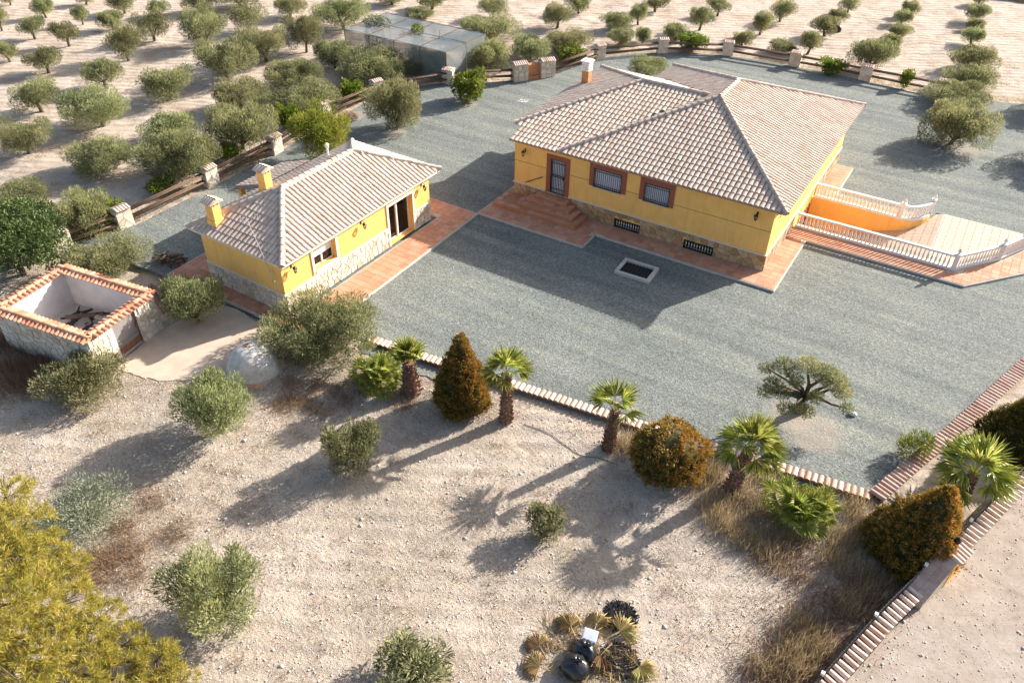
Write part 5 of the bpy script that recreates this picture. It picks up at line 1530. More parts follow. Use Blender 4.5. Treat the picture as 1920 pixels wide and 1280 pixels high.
def lobes_cloud(lobes, per_area, L, W, r_, up=0.35, spread=0.45, fill=0.35, low=None, rnd_fn=None):
    """blades on and inside a set of lobes (x,y,z,rx,rz)"""
    parts = []
    for (x, y, z, rx, rz) in lobes:
        n = max(20, int(per_area * 12.6 * rx * (rx + rz) / 2))
        d = sphere_dirs(n, r_)
        rad = np.where(r_.random(n) < fill, r_.random(n) ** 0.5, 0.82 + 0.22 * r_.random(n))
        # twiggy outline
        ph = np.sin(d[:, 0] * 5 + x * 3) * np.sin(d[:, 1] * 6 + y * 2) * np.sin(d[:, 2] * 5 + z)
        rad = rad * (1 + 0.22 * ph)
        P = np.stack([x + rx * rad * d[:, 0], y + rx * rad * d[:, 1], z + rz * rad * d[:, 2]], 1)
        D = d + np.array([0, 0, up])
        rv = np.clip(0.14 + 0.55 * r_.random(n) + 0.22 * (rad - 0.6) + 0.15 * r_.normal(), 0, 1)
        if low is not None:
            k = P[:, 2] > low; P, D, rv = P[k], D[k], rv[k]
        if rnd_fn is not None: rv = rnd_fn(P, rv)
        parts.append(leaves(P, D, L, W, r_, spread, rv))
    return join(parts)

def crown_lobes(Rr, H, r_, n=8, z0=0.0, core=True):
    out = []
    b = H / 2
    for i in range(n):
        a = 2 * math.pi * (i + r_.uniform(-0.4, 0.4)) / n; q = r_.uniform(0.42, 0.85); e = r_.uniform(-0.75, 0.85)
        rx = Rr * r_.uniform(0.24, 0.46)
        out.append((Rr * q * math.cos(a), Rr * q * math.sin(a), z0 + b + b * 0.55 * e, rx, min(rx * r_.uniform(0.75, 1.0), b * 0.8)))
    for i in range(n):
        a = r_.uniform(0, 6.28); q = r_.uniform(0.5, 0.95); rx = Rr * r_.uniform(0.14, 0.26)
        out.append((Rr * q * math.cos(a), Rr * q * math.sin(a), z0 + b * r_.uniform(0.7, 1.0) + b * 0.75 * math.sqrt(1 - q * q), rx, rx * 1.2))
    for i in range(max(2, n // 3)):
        rx = Rr * r_.uniform(0.34, 0.5); out.append((Rr * r_.uniform(-0.3, 0.3), Rr * r_.uniform(-0.3, 0.3), z0 + b * r_.uniform(1.15, 1.5), rx, b * 0.5))
    if core: out.append((0, 0, z0 + b * 0.9, Rr * 0.6, b * 0.75))
    return out

def trunk_mesh(name, h, r0, r_, nl=4, spread=0.5, reach=1.0, mat='bark'):
    mb = MB()
    lean = r_.uniform(-0.12, 0.12, 2)
    top = Vector((lean[0] * h * 2, lean[1] * h * 2, h))
    mb.tube([(0, 0, -0.15), (0, 0, 0.02), (lean[0] * h, lean[1] * h, h * 0.5), top], [r0 * 1.5, r0 * 1.2, r0, r0 * 0.85], 8)
    for i in range(nl):
        a = 2 * math.pi * (i + r_.uniform(-0.3, 0.3)) / nl
        e = top + Vector((math.cos(a) * spread, math.sin(a) * spread, reach * r_.uniform(0.7, 1.1)))
        m_ = top.lerp(e, 0.5) + Vector((math.cos(a) * spread * 0.15, math.sin(a) * spread * 0.15, -0.05))
        mb.tube([top - Vector((0, 0, 0.06)), m_, e], [r0 * 0.7, r0 * 0.45, r0 * 0.2], 6)
    return mb.mesh(name, mat, True)

# olive kinds: (crown radius, tree height, bottom clearance)
OL = []
for i, (Rr, H, z0) in enumerate(((1.0, 1.7, 0.22), (1.0, 1.9, 0.18), (1.1, 1.6, 0.15), (0.95, 1.5, 0.2), (1.05, 2.0, 0.25), (1.6, 2.1, 0.22), (1.7, 2.4, 0.28), (1.6, 2.6, 0.2), (1.5, 2.2, 0.3), (1.65, 2.0, 0.2), (2.1, 2.3, 0.28), (2.2, 2.6, 0.3), (2.0, 2.5, 0.25))):
    r_ = np.random.default_rng(100 + i)
    lb = crown_lobes(Rr, H - z0, r_, 7 + i % 3, z0)
    V, F, rn = lobes_cloud(lb, 230 if Rr < 1.3 else 170, 0.15, 0.034, r_, 0.9, 0.5, 0.4, z0 * 0.5)
    cm = mesh_np('crown', V, F, rn, 'olive')
    tm = trunk_mesh('trunk', z0 + 0.35, 0.07 + 0.03 * Rr, r_, 4, 0.35 * Rr, 0.3 * H)
    OL.append((Rr, H, cm, tm))
OB = []   # bushy olives that reach the ground
for i, (Rr, H) in enumerate(((1.0, 1.5), (1.6, 1.9), (1.6, 2.5), (2.2, 2.2), (2.3, 2.4))):
    r_ = np.random.default_rng(200 + i)
    lb = crown_lobes(Rr, H, r_, 8 + i % 3, 0.0)
    V, F, rn = lobes_cloud(lb, 230 if Rr < 1.3 else 175, 0.16, 0.036, r_, 1.0, 0.5, 0.35, 0.02)
    OB.append((Rr, H, mesh_np('crown', V, F, rn, 'olive'), trunk_mesh('trunk', 0.35, 0.07 + 0.02 * Rr, r_, 5, 0.4 * Rr, 0.35 * H)))

OS = []   # thin young olives whose limbs show between the tufts
for i, (Rr, H) in enumerate(((0.7, 1.3), (1.15, 2.0), (1.4, 2.8))):
    r_ = np.random.default_rng(260 + i)
    lb = crown_lobes(Rr, H, r_, 8, 0.05, core=False)
    lb = [(x, y, z, rx * 0.95, rz * 0.9) for x, y, z, rx, rz in lb] + [(Rr * 0.45 * math.cos(q), Rr * 0.45 * math.sin(q), 0.22 * H, Rr * 0.36, 0.2 * H) for q in (0.4, 2.3, 4.1, 5.3)]
    V, F, rn = lobes_cloud(lb, 230, 0.15, 0.034, r_, 0.9, 0.55, 0.5, 0.05)
    mb = MB(); f0 = Vector((0.03, 0.02, 0.16 * H))
    mb.tube([(0, 0, -0.15), (0.02, 0, 0.1 * H), f0], [0.075, 0.06, 0.05], 7)
    for (x, y, z, rx, rz) in lb:
        e = Vector((x, y, z)); mb.tube([f0 - Vector((0, 0, 0.05)), f0.lerp(e, 0.5) + Vector((x * 0.1, y * 0.1, -0.04)), e, e + Vector((x * 0.2, y * 0.2, rz * 0.7))], [0.035, 0.025, 0.014, 0.006], 5)
    OS.append((Rr, H, mesh_np('crown', V, F, rn, 'olive'), mb.mesh('trunk', 'bark', True)))

def pick(kinds, Rr, H):
    return min(range(len(kinds)), key=lambda i: abs(math.log(kinds[i][0] / Rr)) + 0.6 * abs(math.log(kinds[i][1] / H)) + 0.5 * random.random())
def plant(kinds, name, x, y, Rr, H, label, cat, group, crown_name='crown'):
    k = kinds[pick(kinds, Rr, H)]
    t = empty(name, (x, y, tz(x, y)), random.uniform(0, 6.28), label, cat, group)
    s = (Rr / k[0], Rr / k[0], H / k[1])
    inst(crown_name, k[2], t, scale=s)
    if k[3] is not None: inst('trunk', k[3], t, scale=s)
    return t

OLIVES = [
    (-64.42, 1.73, 1.03, 1.9, 'pale olive in the upper left orchard, left of the slim round one'),
    (-60.32, 2.15, 1.08, 2.05, 'slim round olive in the upper left, right of the pale third one'),
    (-60.86, -2.76, 0.9, 1.6, 'small olive at the far left edge with its trunk on bare soil'),
    (-56.04, -2.57, 1.37, 1.94, 'spreading olive with thin trunk at the left, above the two broad ones'),
    (-49.49, -7.48, 1.66, 2.27, 'broad olive with forked pale trunk at the left edge of the orchard'),
    (-44.08, -11.9, 1.85, 2.09, 'wide olive at the left edge just above the dry patch, lowest of the left row'),
    (-43.88, -6.64, 2.28, 2.41, 'broad olive with dark trunk and long shadow on furrows, left orchard'),
    (-43.84, -0.99, 1.95, 2.3, 'full olive with dark trunk standing alone above the dense grey-green clump'),
    (-49.49, -2.24, 1.5, 2.1, 'airy olive between the two broad olives of the left orchard'),
    (-53.17, 2.56, 1.55, 2.8, 'tall round olive in the left orchard with shadow to its left'),
    (-55.48, 6.93, 1.65, 2.37, 'low olive with dark crown in the upper left, right of the tall round one'),
    (-60.97, 6.9, 1.06, 1.66, 'small dark olive behind the tall round one, upper left'),
    (-64.44, 6.38, 0.72, 1.66, 'thin sapling olive with almost bare trunk, upper left'),
    (-68.96, 5.79, 0.93, 1.78, 'small upright olive near the top left corner, right of the corner trees'),
    (-64.38, 10.72, 1.37, 1.77, 'olive with short dark trunk touching the top edge, upper left'),
    (-61.08, 11.97, 1.04, 1.32, 'small bright olive just right of the top edge olive with dark trunk'),
    (-69.67, 10.44, 0.9, 1.11, 'olive cut by the top edge left of the sapling'),
    (-68.75, 1.42, 0.8, 2.06, 'olive cut by the left edge, second from the top left corner'),
    (-75.19, 6.23, 0.81, 1.43, 'olive in the very top left corner of the photo'),
    (-50.67, 8.51, 1.99, 2.93, 'double crowned olive with light front, left of the grey clump by the top'),
    (-43.34, 4.0, 2.16, 2.92, 'large round olive with visible trunk left of the net shelter rows'),
    (-57.16, 18.17, 2.18, 1.93, 'wide olive cut by the top edge above the double crowned one'),
    (-50.76, 13.29, 1.7, 2.4, 'olive half hidden behind the double crowned one, upper left centre'),
    (-50.78, 18.41, 1.54, 1.79, 'small bushy olive near the top edge left of the net shelter'),
    (-42.88, 12.14, 1.67, 3.03, 'tall bushy olive with dark base left of the net shelter'),
    (-43.94, 8.62, 2.06, 2.69, 'round olive with dark trunk, second left of the net shelter'),
    (-44.29, 18.42, 2.63, 2.48, 'big grey olive at the back left corner of the net shelter'),
    (-41.47, 27.86, 1.41, 1.6, 'dark olive at the top edge behind the net shelter'),
    (-35.12, 28.9, 1.5, 1.7, 'round olive at the top edge right of the net shelter'),
    (-28.64, 29.62, 1.46, 2.13, 'grey round olive above the stone barbecue'),
    (-29.12, 34.64, 1.15, 1.79, 'small olive at the top edge above the grey round one'),
    (-22.93, 34.65, 0.94, 1.91, 'upright olive, right one of the pair above the villa chimney'),
    (-23.26, 39.27, 1.16, 1.53, 'dark olive at the top edge over the villa chimney pair'),
    (-17.55, 36.23, 1.09, 2.12, 'twin stemmed olive standing alone above the middle of the back fence'),
    (-17.74, 41.38, 1.07, 1.68, 'olive at the top edge behind the twin stemmed one'),
    (-12.51, 37.99, 0.96, 2.05, 'small solitary olive above the back fence, right of the twin stemmed one'),
    (-12.23, 43.12, 1.25, 2.01, 'bushy olive at the top edge, first of the right hand rows'),
    (-7.55, 49.6, 0.91, 1.51, 'topmost olive of the row with the black drum'),
    (-7.63, 45.66, 0.88, 1.14, 'thin olive standing right behind the one by the black drum'),
    (-7.55, 41.0, 1.15, 1.72, 'olive left of the black drum in the far orchard'),
    (-7.47, 35.39, 1.02, 1.89, 'brownish olive of the drum row closest to the back fence'),
    (-2.36, 51.89, 0.85, 1.45, 'topmost thin trunked olive of the second row from the right'),
    (-2.38, 48.66, 0.95, 1.29, 'yellowish two part olive, second from the top in that second row from right'),
    (-1.88, 44.12, 1.08, 1.16, 'olive third from the top in the second row from the right'),
    (2.9, 59.81, 1.02, 1.15, 'topmost olive of the long row at far right'),
    (3.24, 53.68, 1.06, 1.62, 'grey olive with clear trunk, second from the top of the far right row'),
    (3.95, 46.13, 0.99, 1.46, 'yellowish round olive, fourth from the top of the far right row'),
    (-45.63, 26.95, 1.56, 1.37, 'olive cut by the top edge above the left end of the net shelter'),
    (-58.73, 15.0, 1.51, 1.88, 'olive cut by the top edge between the double crowned and wide ones'),
]
OLIVE_BUSHES = [
    (-37.94, -11.02, 1.92, 1.77, 'broad bushy olive left of the fence, nearest row above the stone pillars'),
    (-38.1, -5.73, 1.83, 1.72, 'olive bush directly left of the dense grey-green clump'),
    (-33.32, -8.77, 2.25, 2.47, 'large bushy olive against the fence left of the annexe chimneys'),
    (-38.03, 0.48, 2.11, 2.04, 'grey olive bush, upper one of the dense clump left of the fence'),
    (-33.16, -4.09, 2.25, 2.75, 'large grey olive bush, lower one of the dense clump touching the fence'),
    (-40.35, 24.31, 1.35, 1.02, 'thin wispy olive behind the back edge of the net shelter'),
    (-32.38, 23.81, 2.57, 1.68, 'wide olive behind the right end of the net shelter'),
    (-38.37, 10.6, 1.58, 2.36, 'olive bush at the left front of the net shelter'),
    (-34.43, 10.11, 2.56, 2.19, 'wide dark based olive hedge bush in front of the net shelter'),
    (-32.07, 14.42, 2.23, 1.25, 'lighter olive hedge bush in front of the net shelter, right of the dark based one'),
    (-28.63, 17.69, 2.14, 2.03, 'grey olive bush right of the net shelter, above the fence rails'),
    (-37.84, 5.58, 1.99, 2.01, 'grey olive left of the gravel yard, second row behind the fence'),
    (-34.44, 2.83, 2.55, 1.83, 'large silvery olive bush behind the fence above the yellow shrub'),
    (-26.92, 4.1, 1.87, 3.15, 'round dense olive bush standing in the gravel behind the annexe'),
    (-26.52, 21.26, 1.87, 1.8, 'olive bush behind the stone barbecue'),
    (-25.1, 25.08, 1.92, 1.46, 'olive bush right behind the barbecue, above the yellow green shrub'),
    (-23.9, 32.08, 1.39, 1.55, 'round grey olive, left one of the pair above the villa chimney'),
    (-21.72, 28.46, 1.26, 1.38, 'olive bush close behind the fence above the villa chimney'),
    (-20.44, 30.3, 0.7, 1.24, 'small olive bush just right of that above the villa chimney'),
    (-18.35, 32.52, 1.05, 1.38, 'low olive bush behind the fence above the villa ridge'),
    (-12.85, 34.12, 0.87, 1.34, 'small olive bush behind the fence right of the villa ridge'),
    (-9.37, 34.6, 1.25, 1.03, 'grey olive bush at the fence, lowest of the row left of the drum'),
    (-2.11, 34.41, 1.89, 2.64, 'big green olive clump behind the back fence above the roof corner'),
    (-1.79, 39.91, 0.91, 1.43, 'small olive joined to the back of the big green clump'),
    (3.65, 50.72, 0.86, 0.91, 'flat olive, third from the top of the far right row'),
    (4.74, 39.17, 1.91, 1.87, 'wide yellow green olive of the far right row, fifth from top'),
    (5.12, 34.22, 1.95, 1.78, 'wide green olive of the far right row, sixth from top just outside the fence'),
    (5.08, 29.91, 2.29, 1.52, 'large green olive on the gravel edge, second lowest of the far right row'),
    (5.77, 22.48, 2.25, 2.63, 'largest dark green olive at the right with round shadow on gravel'),
    (-28.07, -17.94, 2.03, 1.65, 'large olive bush behind the roofless stone store'),
    (-32.66, -15.96, 1.73, 2.14, 'olive bush by the lowest fence pillar at left'),
    (-20.89, -18.43, 1.49, 2.62, 'grey olive bush between the stone store gate and the annexe'),
    (-21.08, -24.18, 1.65, 1.82, 'olive bush in front of the stone store wall'),
    (-14.62, -22.76, 1.53, 2.77, 'bright olive bush in the field below the dome oven'),
    (-14.55, -16.79, 2.4, 2.29, 'very large olive bush in front of the annexe corner'),
    (-8.97, -21.39, 1.14, 2.17, 'small bright olive in the field below the orange cone tree'),
    (-8.12, -28.59, 1.41, 3.41, 'sparse olive with one bare branch in the lower left field'),
    (-1.74, -27.0, 1.13, 1.14, 'small olive cut by the bottom edge of the photo'),
    (-1.14, -20.23, 0.69, 1.38, 'little thin bush alone in the middle of the field'),
    (-38.94, -15.56, 1.47, 0.98, 'low dark bush at the left edge below the orchard'),
    (-16.6, 22.61, 1.59, 1.56, 'yellow green bush behind the villa between its two roof wings'),
]
CITRUS = [
    (-25.55, 10.88, 1.28, 2.21, 'leafy bright bush on the gravel in front of the fence bend'),
    (-32.95, -0.02, 0.87, 1.77, 'dark leafed citrus bush behind the yellow shrub at the fence'),
    (-32.63, 6.12, 0.89, 1.52, 'low leafy citrus bush behind the fence right of the yellow shrub'),
    (-23.55, 22.71, 1.32, 1.19, 'yellow green shrub behind the rails right of the barbecue'),
    (-16.05, 30.72, 1.18, 1.49, 'yellow shrub behind the rails above the middle of the villa'),
    (-32.73, -10.86, 0.88, 0.89, 'green leafy shrub growing through the rails left of the annexe'),
    (-32.48, -5.65, 0.71, 1.12, 'small leafy shrub behind the rails below the silvery olive'),
    (-32.39, -14.8, 0.88, 1.39, 'yellowish leafy shrub at the fence between the two lowest pillars'),
    (-4.59, 31.56, 1.07, 1.26, 'pale yellow shrub behind the rails right of the big back corner'),
    (1.03, 31.63, 0.53, 1.56, 'thin pale weed bush behind the last rails on the right'),
]
PINE_LOBES = [(-13.03, -30.81, 4.8, 0.8), (-11.88, -31.14, 4.5, 0.95), (-11.02, -32.02, 4.8, 1.0), (-10.89, -31.34, 4.0, 0.9), (-10.46, -31.14, 3.6, 0.75), (-9.89, -32.52, 4.4, 1.1), (-9.77, -31.84, 3.4, 1.0), (-9.16, -31.42, 2.6, 0.75), (-9.07, -32.84, 3.6, 1.1), (-8.63, -32.13, 2.6, 0.95), (-8.3, -31.38, 2.1, 0.7), (-7.45, -31.13, 1.7, 0.7), (-7.7, -32.13, 2.0, 1.0), (-8.09, -33.06, 2.8, 1.1), (-6.77, -31.24, 1.4, 0.7), (-8.59, -33.73, 3.6, 1.2), (-12.06, -32.04, 5.0, 1.2), (-9.84, -33.48, 5.0, 1.4), (-7.0, -32.24, 1.5, 0.9)]
GNARL_LOBES = [(3.03, -10.03, 2.0, 0.32), (3.51, -10.46, 1.7, 0.42), (3.63, -9.88, 2.3, 0.5), (4.21, -10.26, 2.1, 0.4), (4.45, -9.63, 2.5, 0.55), (5.09, -9.51, 2.3, 0.6), (5.55, -9.37, 2.0, 0.6), (5.95, -9.33, 1.6, 0.45), (6.3, -9.56, 1.1, 0.3), (3.88, -10.39, 1.4, 0.4), (4.28, -10.72, 1.0, 0.4), (4.93, -10.24, 0.8, 0.4), (5.12, -9.84, 1.3, 0.35), (3.36, -10.86, 1.5, 0.35)]
GRASS = [(3.95, -14.93), (4.86, -15.25), (4.13, -16.57), (4.92, -16.61), (5.77, -16.88), (6.04, -15.9), (7.82, -13.36), (8.38, -14.15), (8.01, -14.93), (7.71, -15.91), (8.79, -15.99), (9.28, -16.65), (8.63, -17.53), (7.53, -19.14), (8.11, -19.42), (7.51, -20.22), (7.11, -21.09), (7.94, -20.57), (2.73, -14.46), (2.53, -15.06), (3.63, -16.03), (-0.63, -14.94), (4.53, -13.63)]
SHRUBGRASS = [(-26.9, -23.94), (-24.57, -24.66), (-24.17, -25.65), (-23.23, -25.05), (-24.6, -23.38), (-25.34, -25.16), (-26.1, -23.43)]
BROWNGRASS = [(-13.8, -28.0), (-12.73, -28.39), (-13.08, -29.39), (-13.0, -28.82), (-13.93, -26.66), (-13.61, -20.4), (-13.1, -19.69), (-13.57, -19.98), (-11.32, -17.35), (-12.1, -19.81), (-12.68, -29.88), (-9.51, -17.45)]
for (x, y, r, h, lb) in OLIVES:
    plant(OL, 'olive_tree', x, y, r, max(h, 1.3), lb, 'olive tree', 'olive trees of the orchard')
for (x, y, r, h, lb) in OLIVE_BUSHES:
    thin = any(q in lb for q in ('sparse', 'little thin', 'small bright', 'cut by the bottom'))
    plant(OS if thin else OB, 'olive_bush', x, y, r, max(h, 1.0), lb, 'olive bush', 'bushy olives')
for x, y, lb in ((11.6, 33.2, 'olive just outside the right edge whose shadow falls on the gravel by the fence'), (12.4, 23.4, 'olive just outside the right edge whose shadow falls on the gravel above the ramp')):
    plant(OB, 'olive_bush', x, y, 2.2, 2.5, lb, 'olive bush', 'bushy olives')
CK = []
for i, (Rr, H) in enumerate(((0.8, 1.4), (1.2, 1.6))):
    r_ = np.random.default_rng(300 + i)
    V, F, rn = lobes_cloud(crown_lobes(Rr, H, r_, 8, 0), 130, 0.16, 0.085, r_, 0.3, 0.6, 0.3, 0.02)
    CK.append((Rr, H, mesh_np('crown', V, F, rn, 'citrus'), None))
for (x, y, r, h, lb) in CITRUS:
    plant(CK, 'leafy_shrub', x, y, r, h, lb, 'shrub', 'leafy shrubs along the fence')

def bush(name, x, y, lobes, dens, L, W, mat, seed, label, cat, up=0.5, spread=0.5, fill=0.35, trunk=None):
    r_ = np.random.default_rng(seed)
    V, F, rn = lobes_cloud(lobes, dens, L, W, r_, up, spread, fill, 0.02)
    t = empty(name, (x, y, tz(x, y)), 0, label, cat)
    inst('crown', mesh_np('crown', V, F, rn, mat), t)
    if trunk: inst('trunk', trunk_mesh('trunk', trunk[0], trunk[1], r_, 5, trunk[2], trunk[3]), t)
    return t
r9 = np.random.default_rng(9)
bush('yellow_shrub', -27.7, -2.5, crown_lobes(1.85, 3.4, r9, 11, 0), 95, 0.22, 0.05, 'yellowshrub', 401, 'tall yellow green shrub on the gravel behind the annexe roof', 'shrub', 0.7, 0.5, trunk=(0.5, 0.08, 0.5, 1.2))
bush('dark_tree', -31.6, -20.3, crown_lobes(2.2, 3.8, r9, 11, 0.1), 85, 0.2, 0.07, 'darkleaf', 402, 'dark green bushy tree at the left edge above the stone store', 'tree', 0.3, 0.6, trunk=(0.6, 0.14, 0.7, 1.5))
bush('dark_tree', -33.6, -18.6, crown_lobes(1.7, 2.6, r9, 9, 0.1), 85, 0.2, 0.07, 'darkleaf', 403, 'smaller green tree behind the dark one at the left edge', 'tree', 0.3, 0.6, trunk=(0.6, 0.14, 0.7, 1.2))
bush('grey_shrub', -15.0, -28.5, crown_lobes(1.55, 1.45, r9, 10, 0), 90, 0.16, 0.03, 'greyleaf', 404, 'grey green feathery shrub beside the yellow pine', 'shrub', 0.4, 0.7, trunk=(0.25, 0.05, 0.5, 0.6))
bush('pine_sapling', 9.05, -9.5, [(0, 0, 0.35, 0.5, 0.35), (0.1, 0.1, 0.75, 0.42, 0.4), (-0.2, 0, 0.5, 0.4, 0.4), (0.3, 0.1, 0.8, 0.25, 0.4)], 260, 0.17, 0.025, 'citrus', 405, 'small bright green feathery shrub against the right kerb wall', 'shrub', 0.9, 0.4)
bush('net_bush', -33.7, 15.6, [(0, 0, 2.55, 0.42, 0.45), (-0.4, 0.2, 2.5, 0.3, 0.25), (0, 0, 1.2, 0.5, 1.0)], 160, 0.16, 0.06, 'citrus', 406, 'leafy top poking through the front of the net roof', 'shrub')
bush('net_bush', -38.0, 15.3, [(0, 0, 2.45, 0.8, 0.45), (0.6, 0.4, 2.4, 0.6, 0.35), (0, 0, 1.2, 0.8, 1.0)], 120, 0.18, 0.05, 'olive', 407, 'olive top pushing through the left end of the net roof', 'shrub')
bush('dead_bush', -30.6, 3.35, [(0, 0, 0.18, 0.5, 0.25), (0.25, 0, 0.15, 0.35, 0.2)], 260, 0.14, 0.03, 'brush', 408, 'small round brown dead bush on the gravel by the fence', 'bush')

# thuja conifers: dense bodies of short sprays with rusty tips
def thuja(x, y, prof, Rr, H, seed, label, warm, lean=(0, 0)):
    r_ = np.random.default_rng(seed)
    n = int(58 * math.pi * Rr * H * 1.05)
    z = r_.random(n * 3); acc = np.array([prof(q) * math.hypot(1, (prof(min(q + .01, 1)) - prof(max(q - .01, 0))) * 50 * Rr / H) for q in z]); k = r_.random(n * 3) < acc / acc.max(); z = z[k][:n]
    th = r_.random(len(z)) * 2 * math.pi
    rr = np.array([prof(q) for q in z]) * Rr * (0.92 + 0.10 * np.sin(th * 4 + z * 9) + 0.05 * r_.normal(size=len(z)))
    C = np.stack([rr * np.cos(th) + lean[0] * z, rr * np.sin(th) + lean[1] * z, z * H], 1)
    parts = []
    Nn = np.stack([np.cos(th), np.sin(th), 0.9 + 0 * th], 1)
    m_ = 30
    P = np.repeat(C, m_, 0) + r_.normal(size=(len(C) * m_, 3)) * 0.05
    D = np.repeat(Nn, m_, 0)
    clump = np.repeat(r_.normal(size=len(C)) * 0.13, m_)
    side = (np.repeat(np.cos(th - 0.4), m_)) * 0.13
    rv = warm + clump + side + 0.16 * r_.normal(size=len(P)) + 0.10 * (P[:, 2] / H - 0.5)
    t = empty('thuja', (x, y, tz(x, y)), 0, label, 'conifer', 'rusty tipped conifers')
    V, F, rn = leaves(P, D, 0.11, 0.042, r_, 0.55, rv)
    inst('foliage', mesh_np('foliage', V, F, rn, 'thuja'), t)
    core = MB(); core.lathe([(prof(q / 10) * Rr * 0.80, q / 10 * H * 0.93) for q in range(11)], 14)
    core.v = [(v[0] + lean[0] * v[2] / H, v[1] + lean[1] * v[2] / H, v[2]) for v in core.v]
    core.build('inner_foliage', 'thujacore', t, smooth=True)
    tr = MB(); tr.tube([(0, 0, -0.1), (0, 0, 0.5)], 0.1, 7); tr.build('trunk', 'bark', t)
cone = lambda q: (0.72 + 0.28 * min(1, q / 0.22)) * max(0.03, (1 - max(0, q - 0.12) / 0.89)) ** 0.92 if q < 0.99 else 0.03
ball = lambda q: max(0.05, math.sqrt(max(0, 1 - (1.86 * q - 0.86) ** 2)))
thuja(-7.35, -16.4, cone, 1.28, 3.7, 501, 'rusty conical conifer between two palms in front of the kerb', 0.52)
thuja(1.25, -15.2, ball, 1.42, 1.95, 502, 'round orange brown conifer ball right of the few leaved palm', 0.60)
thuja(9.72, -14.35, lambda q: cone(q) * 1.0, 1.6, 3.3, 503, 'large orange conifer with a leaning tip by the boundary wall', 0.66, (0.45, 0.35))
thuja(12.35, -6.9, lambda q: cone(q), 1.5, 2.9, 504, 'dark rusty conifer cut by the right edge of the photo', 0.42)

# fan palms
def frond_mesh(seed, pet=0.7, rad=0.6, n=20, arc=215, droop=0.25, mat='palm', wid=1.0):
    r_ = np.random.default_rng(seed); mb = MB()
    mb.tube([(0, 0, 0), (pet * 0.5, 0, 0.03), (pet, 0, 0)], [0.022, 0.016, 0.012], 4, rnd=0.6)
    for k in range(n):
        a = R(-arc / 2 + arc * (k + 0.5) / n) + r_.normal() * 0.03; l = rad * (0.80 + 0.20 * math.cos(a * 0.75)) * r_.uniform(0.85, 1.08)
        w_ = R(arc) / n * 0.58 * wid; d = droop * r_.uniform(0.6, 1.6)
        c = (pet, 0, 0)
        def pt(t, da, dz): return (pet + l * t * math.cos(a + da), l * t * math.sin(a + da), dz)
        rv = float(np.clip(0.45 + 0.25 * r_.normal(), 0.02, 0.98))
        mb.add([c, pt(0.55, -w_, -0.05 * l * d), pt(0.55, 0, 0.06 * l), pt(0.55, w_, -0.05 * l * d), pt(0.8, 0, -0.18 * l * d * 2), pt(1.0, 0.03, -0.55 * l * d)],
               [(0, 1, 2), (0, 2, 3), (1, 4, 2), (2, 4, 3), (1, 5, 4), (4, 5, 3)], rv)
    return mb.mesh('frond', mat)
FR = [frond_mesh(600 + i, 0.62, 0.88, 22, 185, 0.12 + 0.12 * i) for i in range(3)]
FB = [frond_mesh(610 + i, 0.62, 0.55, 16, 200, 0.15 + 0.1 * i) for i in range(3)]
FD = [frond_mesh(620 + i, 0.5, 0.62, 20, 190, 0.5 + 0.2 * i, 'deadpalm') for i in range(2)]
def palm(x, y, h, nf, label, seed, scale=1.0, lean=0.0, emin=-35, r0=0.30):
    r_ = np.random.default_rng(seed)
    t = empty('fan_palm', (x, y, tz(x, y)), 0, label, 'palm', 'trunked fan palms along the kerb')
    mb = MB(); prof = []
    for k in range(9):
        q = k / 8; prof.append((0, 0, q * h))
    mb.tube([(lean * (k / 8) ** 1.5, 0, -0.1 + (h + 0.1) * k / 8) for k in range(9)], [r0 * (1.0 - 0.55 * (k / 8) ** 0.8) for k in range(9)], 12)
    tk = mb.build('trunk', 'palmbark', t)
    bt = MB()
    rows = int(h / 0.11)
    for j in range(rows):
        q = j / rows; rr = r0 * (1.0 - 0.55 * q ** 0.8)
        for i in range(9):
            a = 2 * math.pi * (i + 0.5 * (j % 2)) / 9 + r_.normal() * 0.1; z = -0.02 + q * h
            c = Vector((lean * q ** 1.5, 0, 0)); o = Vector((math.cos(a), math.sin(a), 0)); s = Vector((-math.sin(a), math.cos(a), 0))
            b_ = c + o * rr * 0.95 + Vector((0, 0, z)); tip = c + o * (rr + 0.09) + Vector((0, 0, z + 0.13))
            bt.add([b_ - s * 0.06, b_ + s * 0.06, tip + s * 0.018, tip - s * 0.018, b_ + Vector((0, 0, 0.12))], [(0, 1, 2, 3), (1, 4, 2), (0, 3, 4)], r_.random() * 0.999)
    bt.build('leaf_base', 'palmbark', tk)
    top = Vector((lean, 0, h))
    for i in range(nf):
        a = i * 2.39996 + r_.normal() * 0.2; q = (i + 0.5) / nf; e = R(82 - (82 - emin) * q + r_.normal() * 6)
        o = inst('frond', FR[int(r_.integers(3))], t, loc=top - Vector((0, 0, 0.08 * q)), rot=(r_.normal() * 0.25, -e, a), scale=(scale,) * 3)
        o.rotation_mode = 'XYZ'
    return t
palm(-9.67, -16.85, 1.6, 13, 'short palm with upright narrow head beside the low fan palm', 701, 0.85, emin=45, r0=0.42)
palm(-5.33, -16.2, 2.5, 13, 'tallest palm with full round head right of the conical conifer', 702, 0.85, emin=0, r0=0.26)
palm(-1.12, -15.4, 2.1, 6, 'palm with only a few upright leaves, left of the conifer ball', 703, 0.95, 0.12, emin=22, r0=0.24)
palm(3.71, -14.8, 2.35, 14, 'palm with spreading yellow green head right of the conifer ball', 704, 0.98, 0.25, emin=-8, r0=0.28)
palm(11.0, -10.8, 1.5, 16, 'palm with wide head behind the big orange conifer', 705, 1.12, 0.0, emin=-25, r0=0.24)
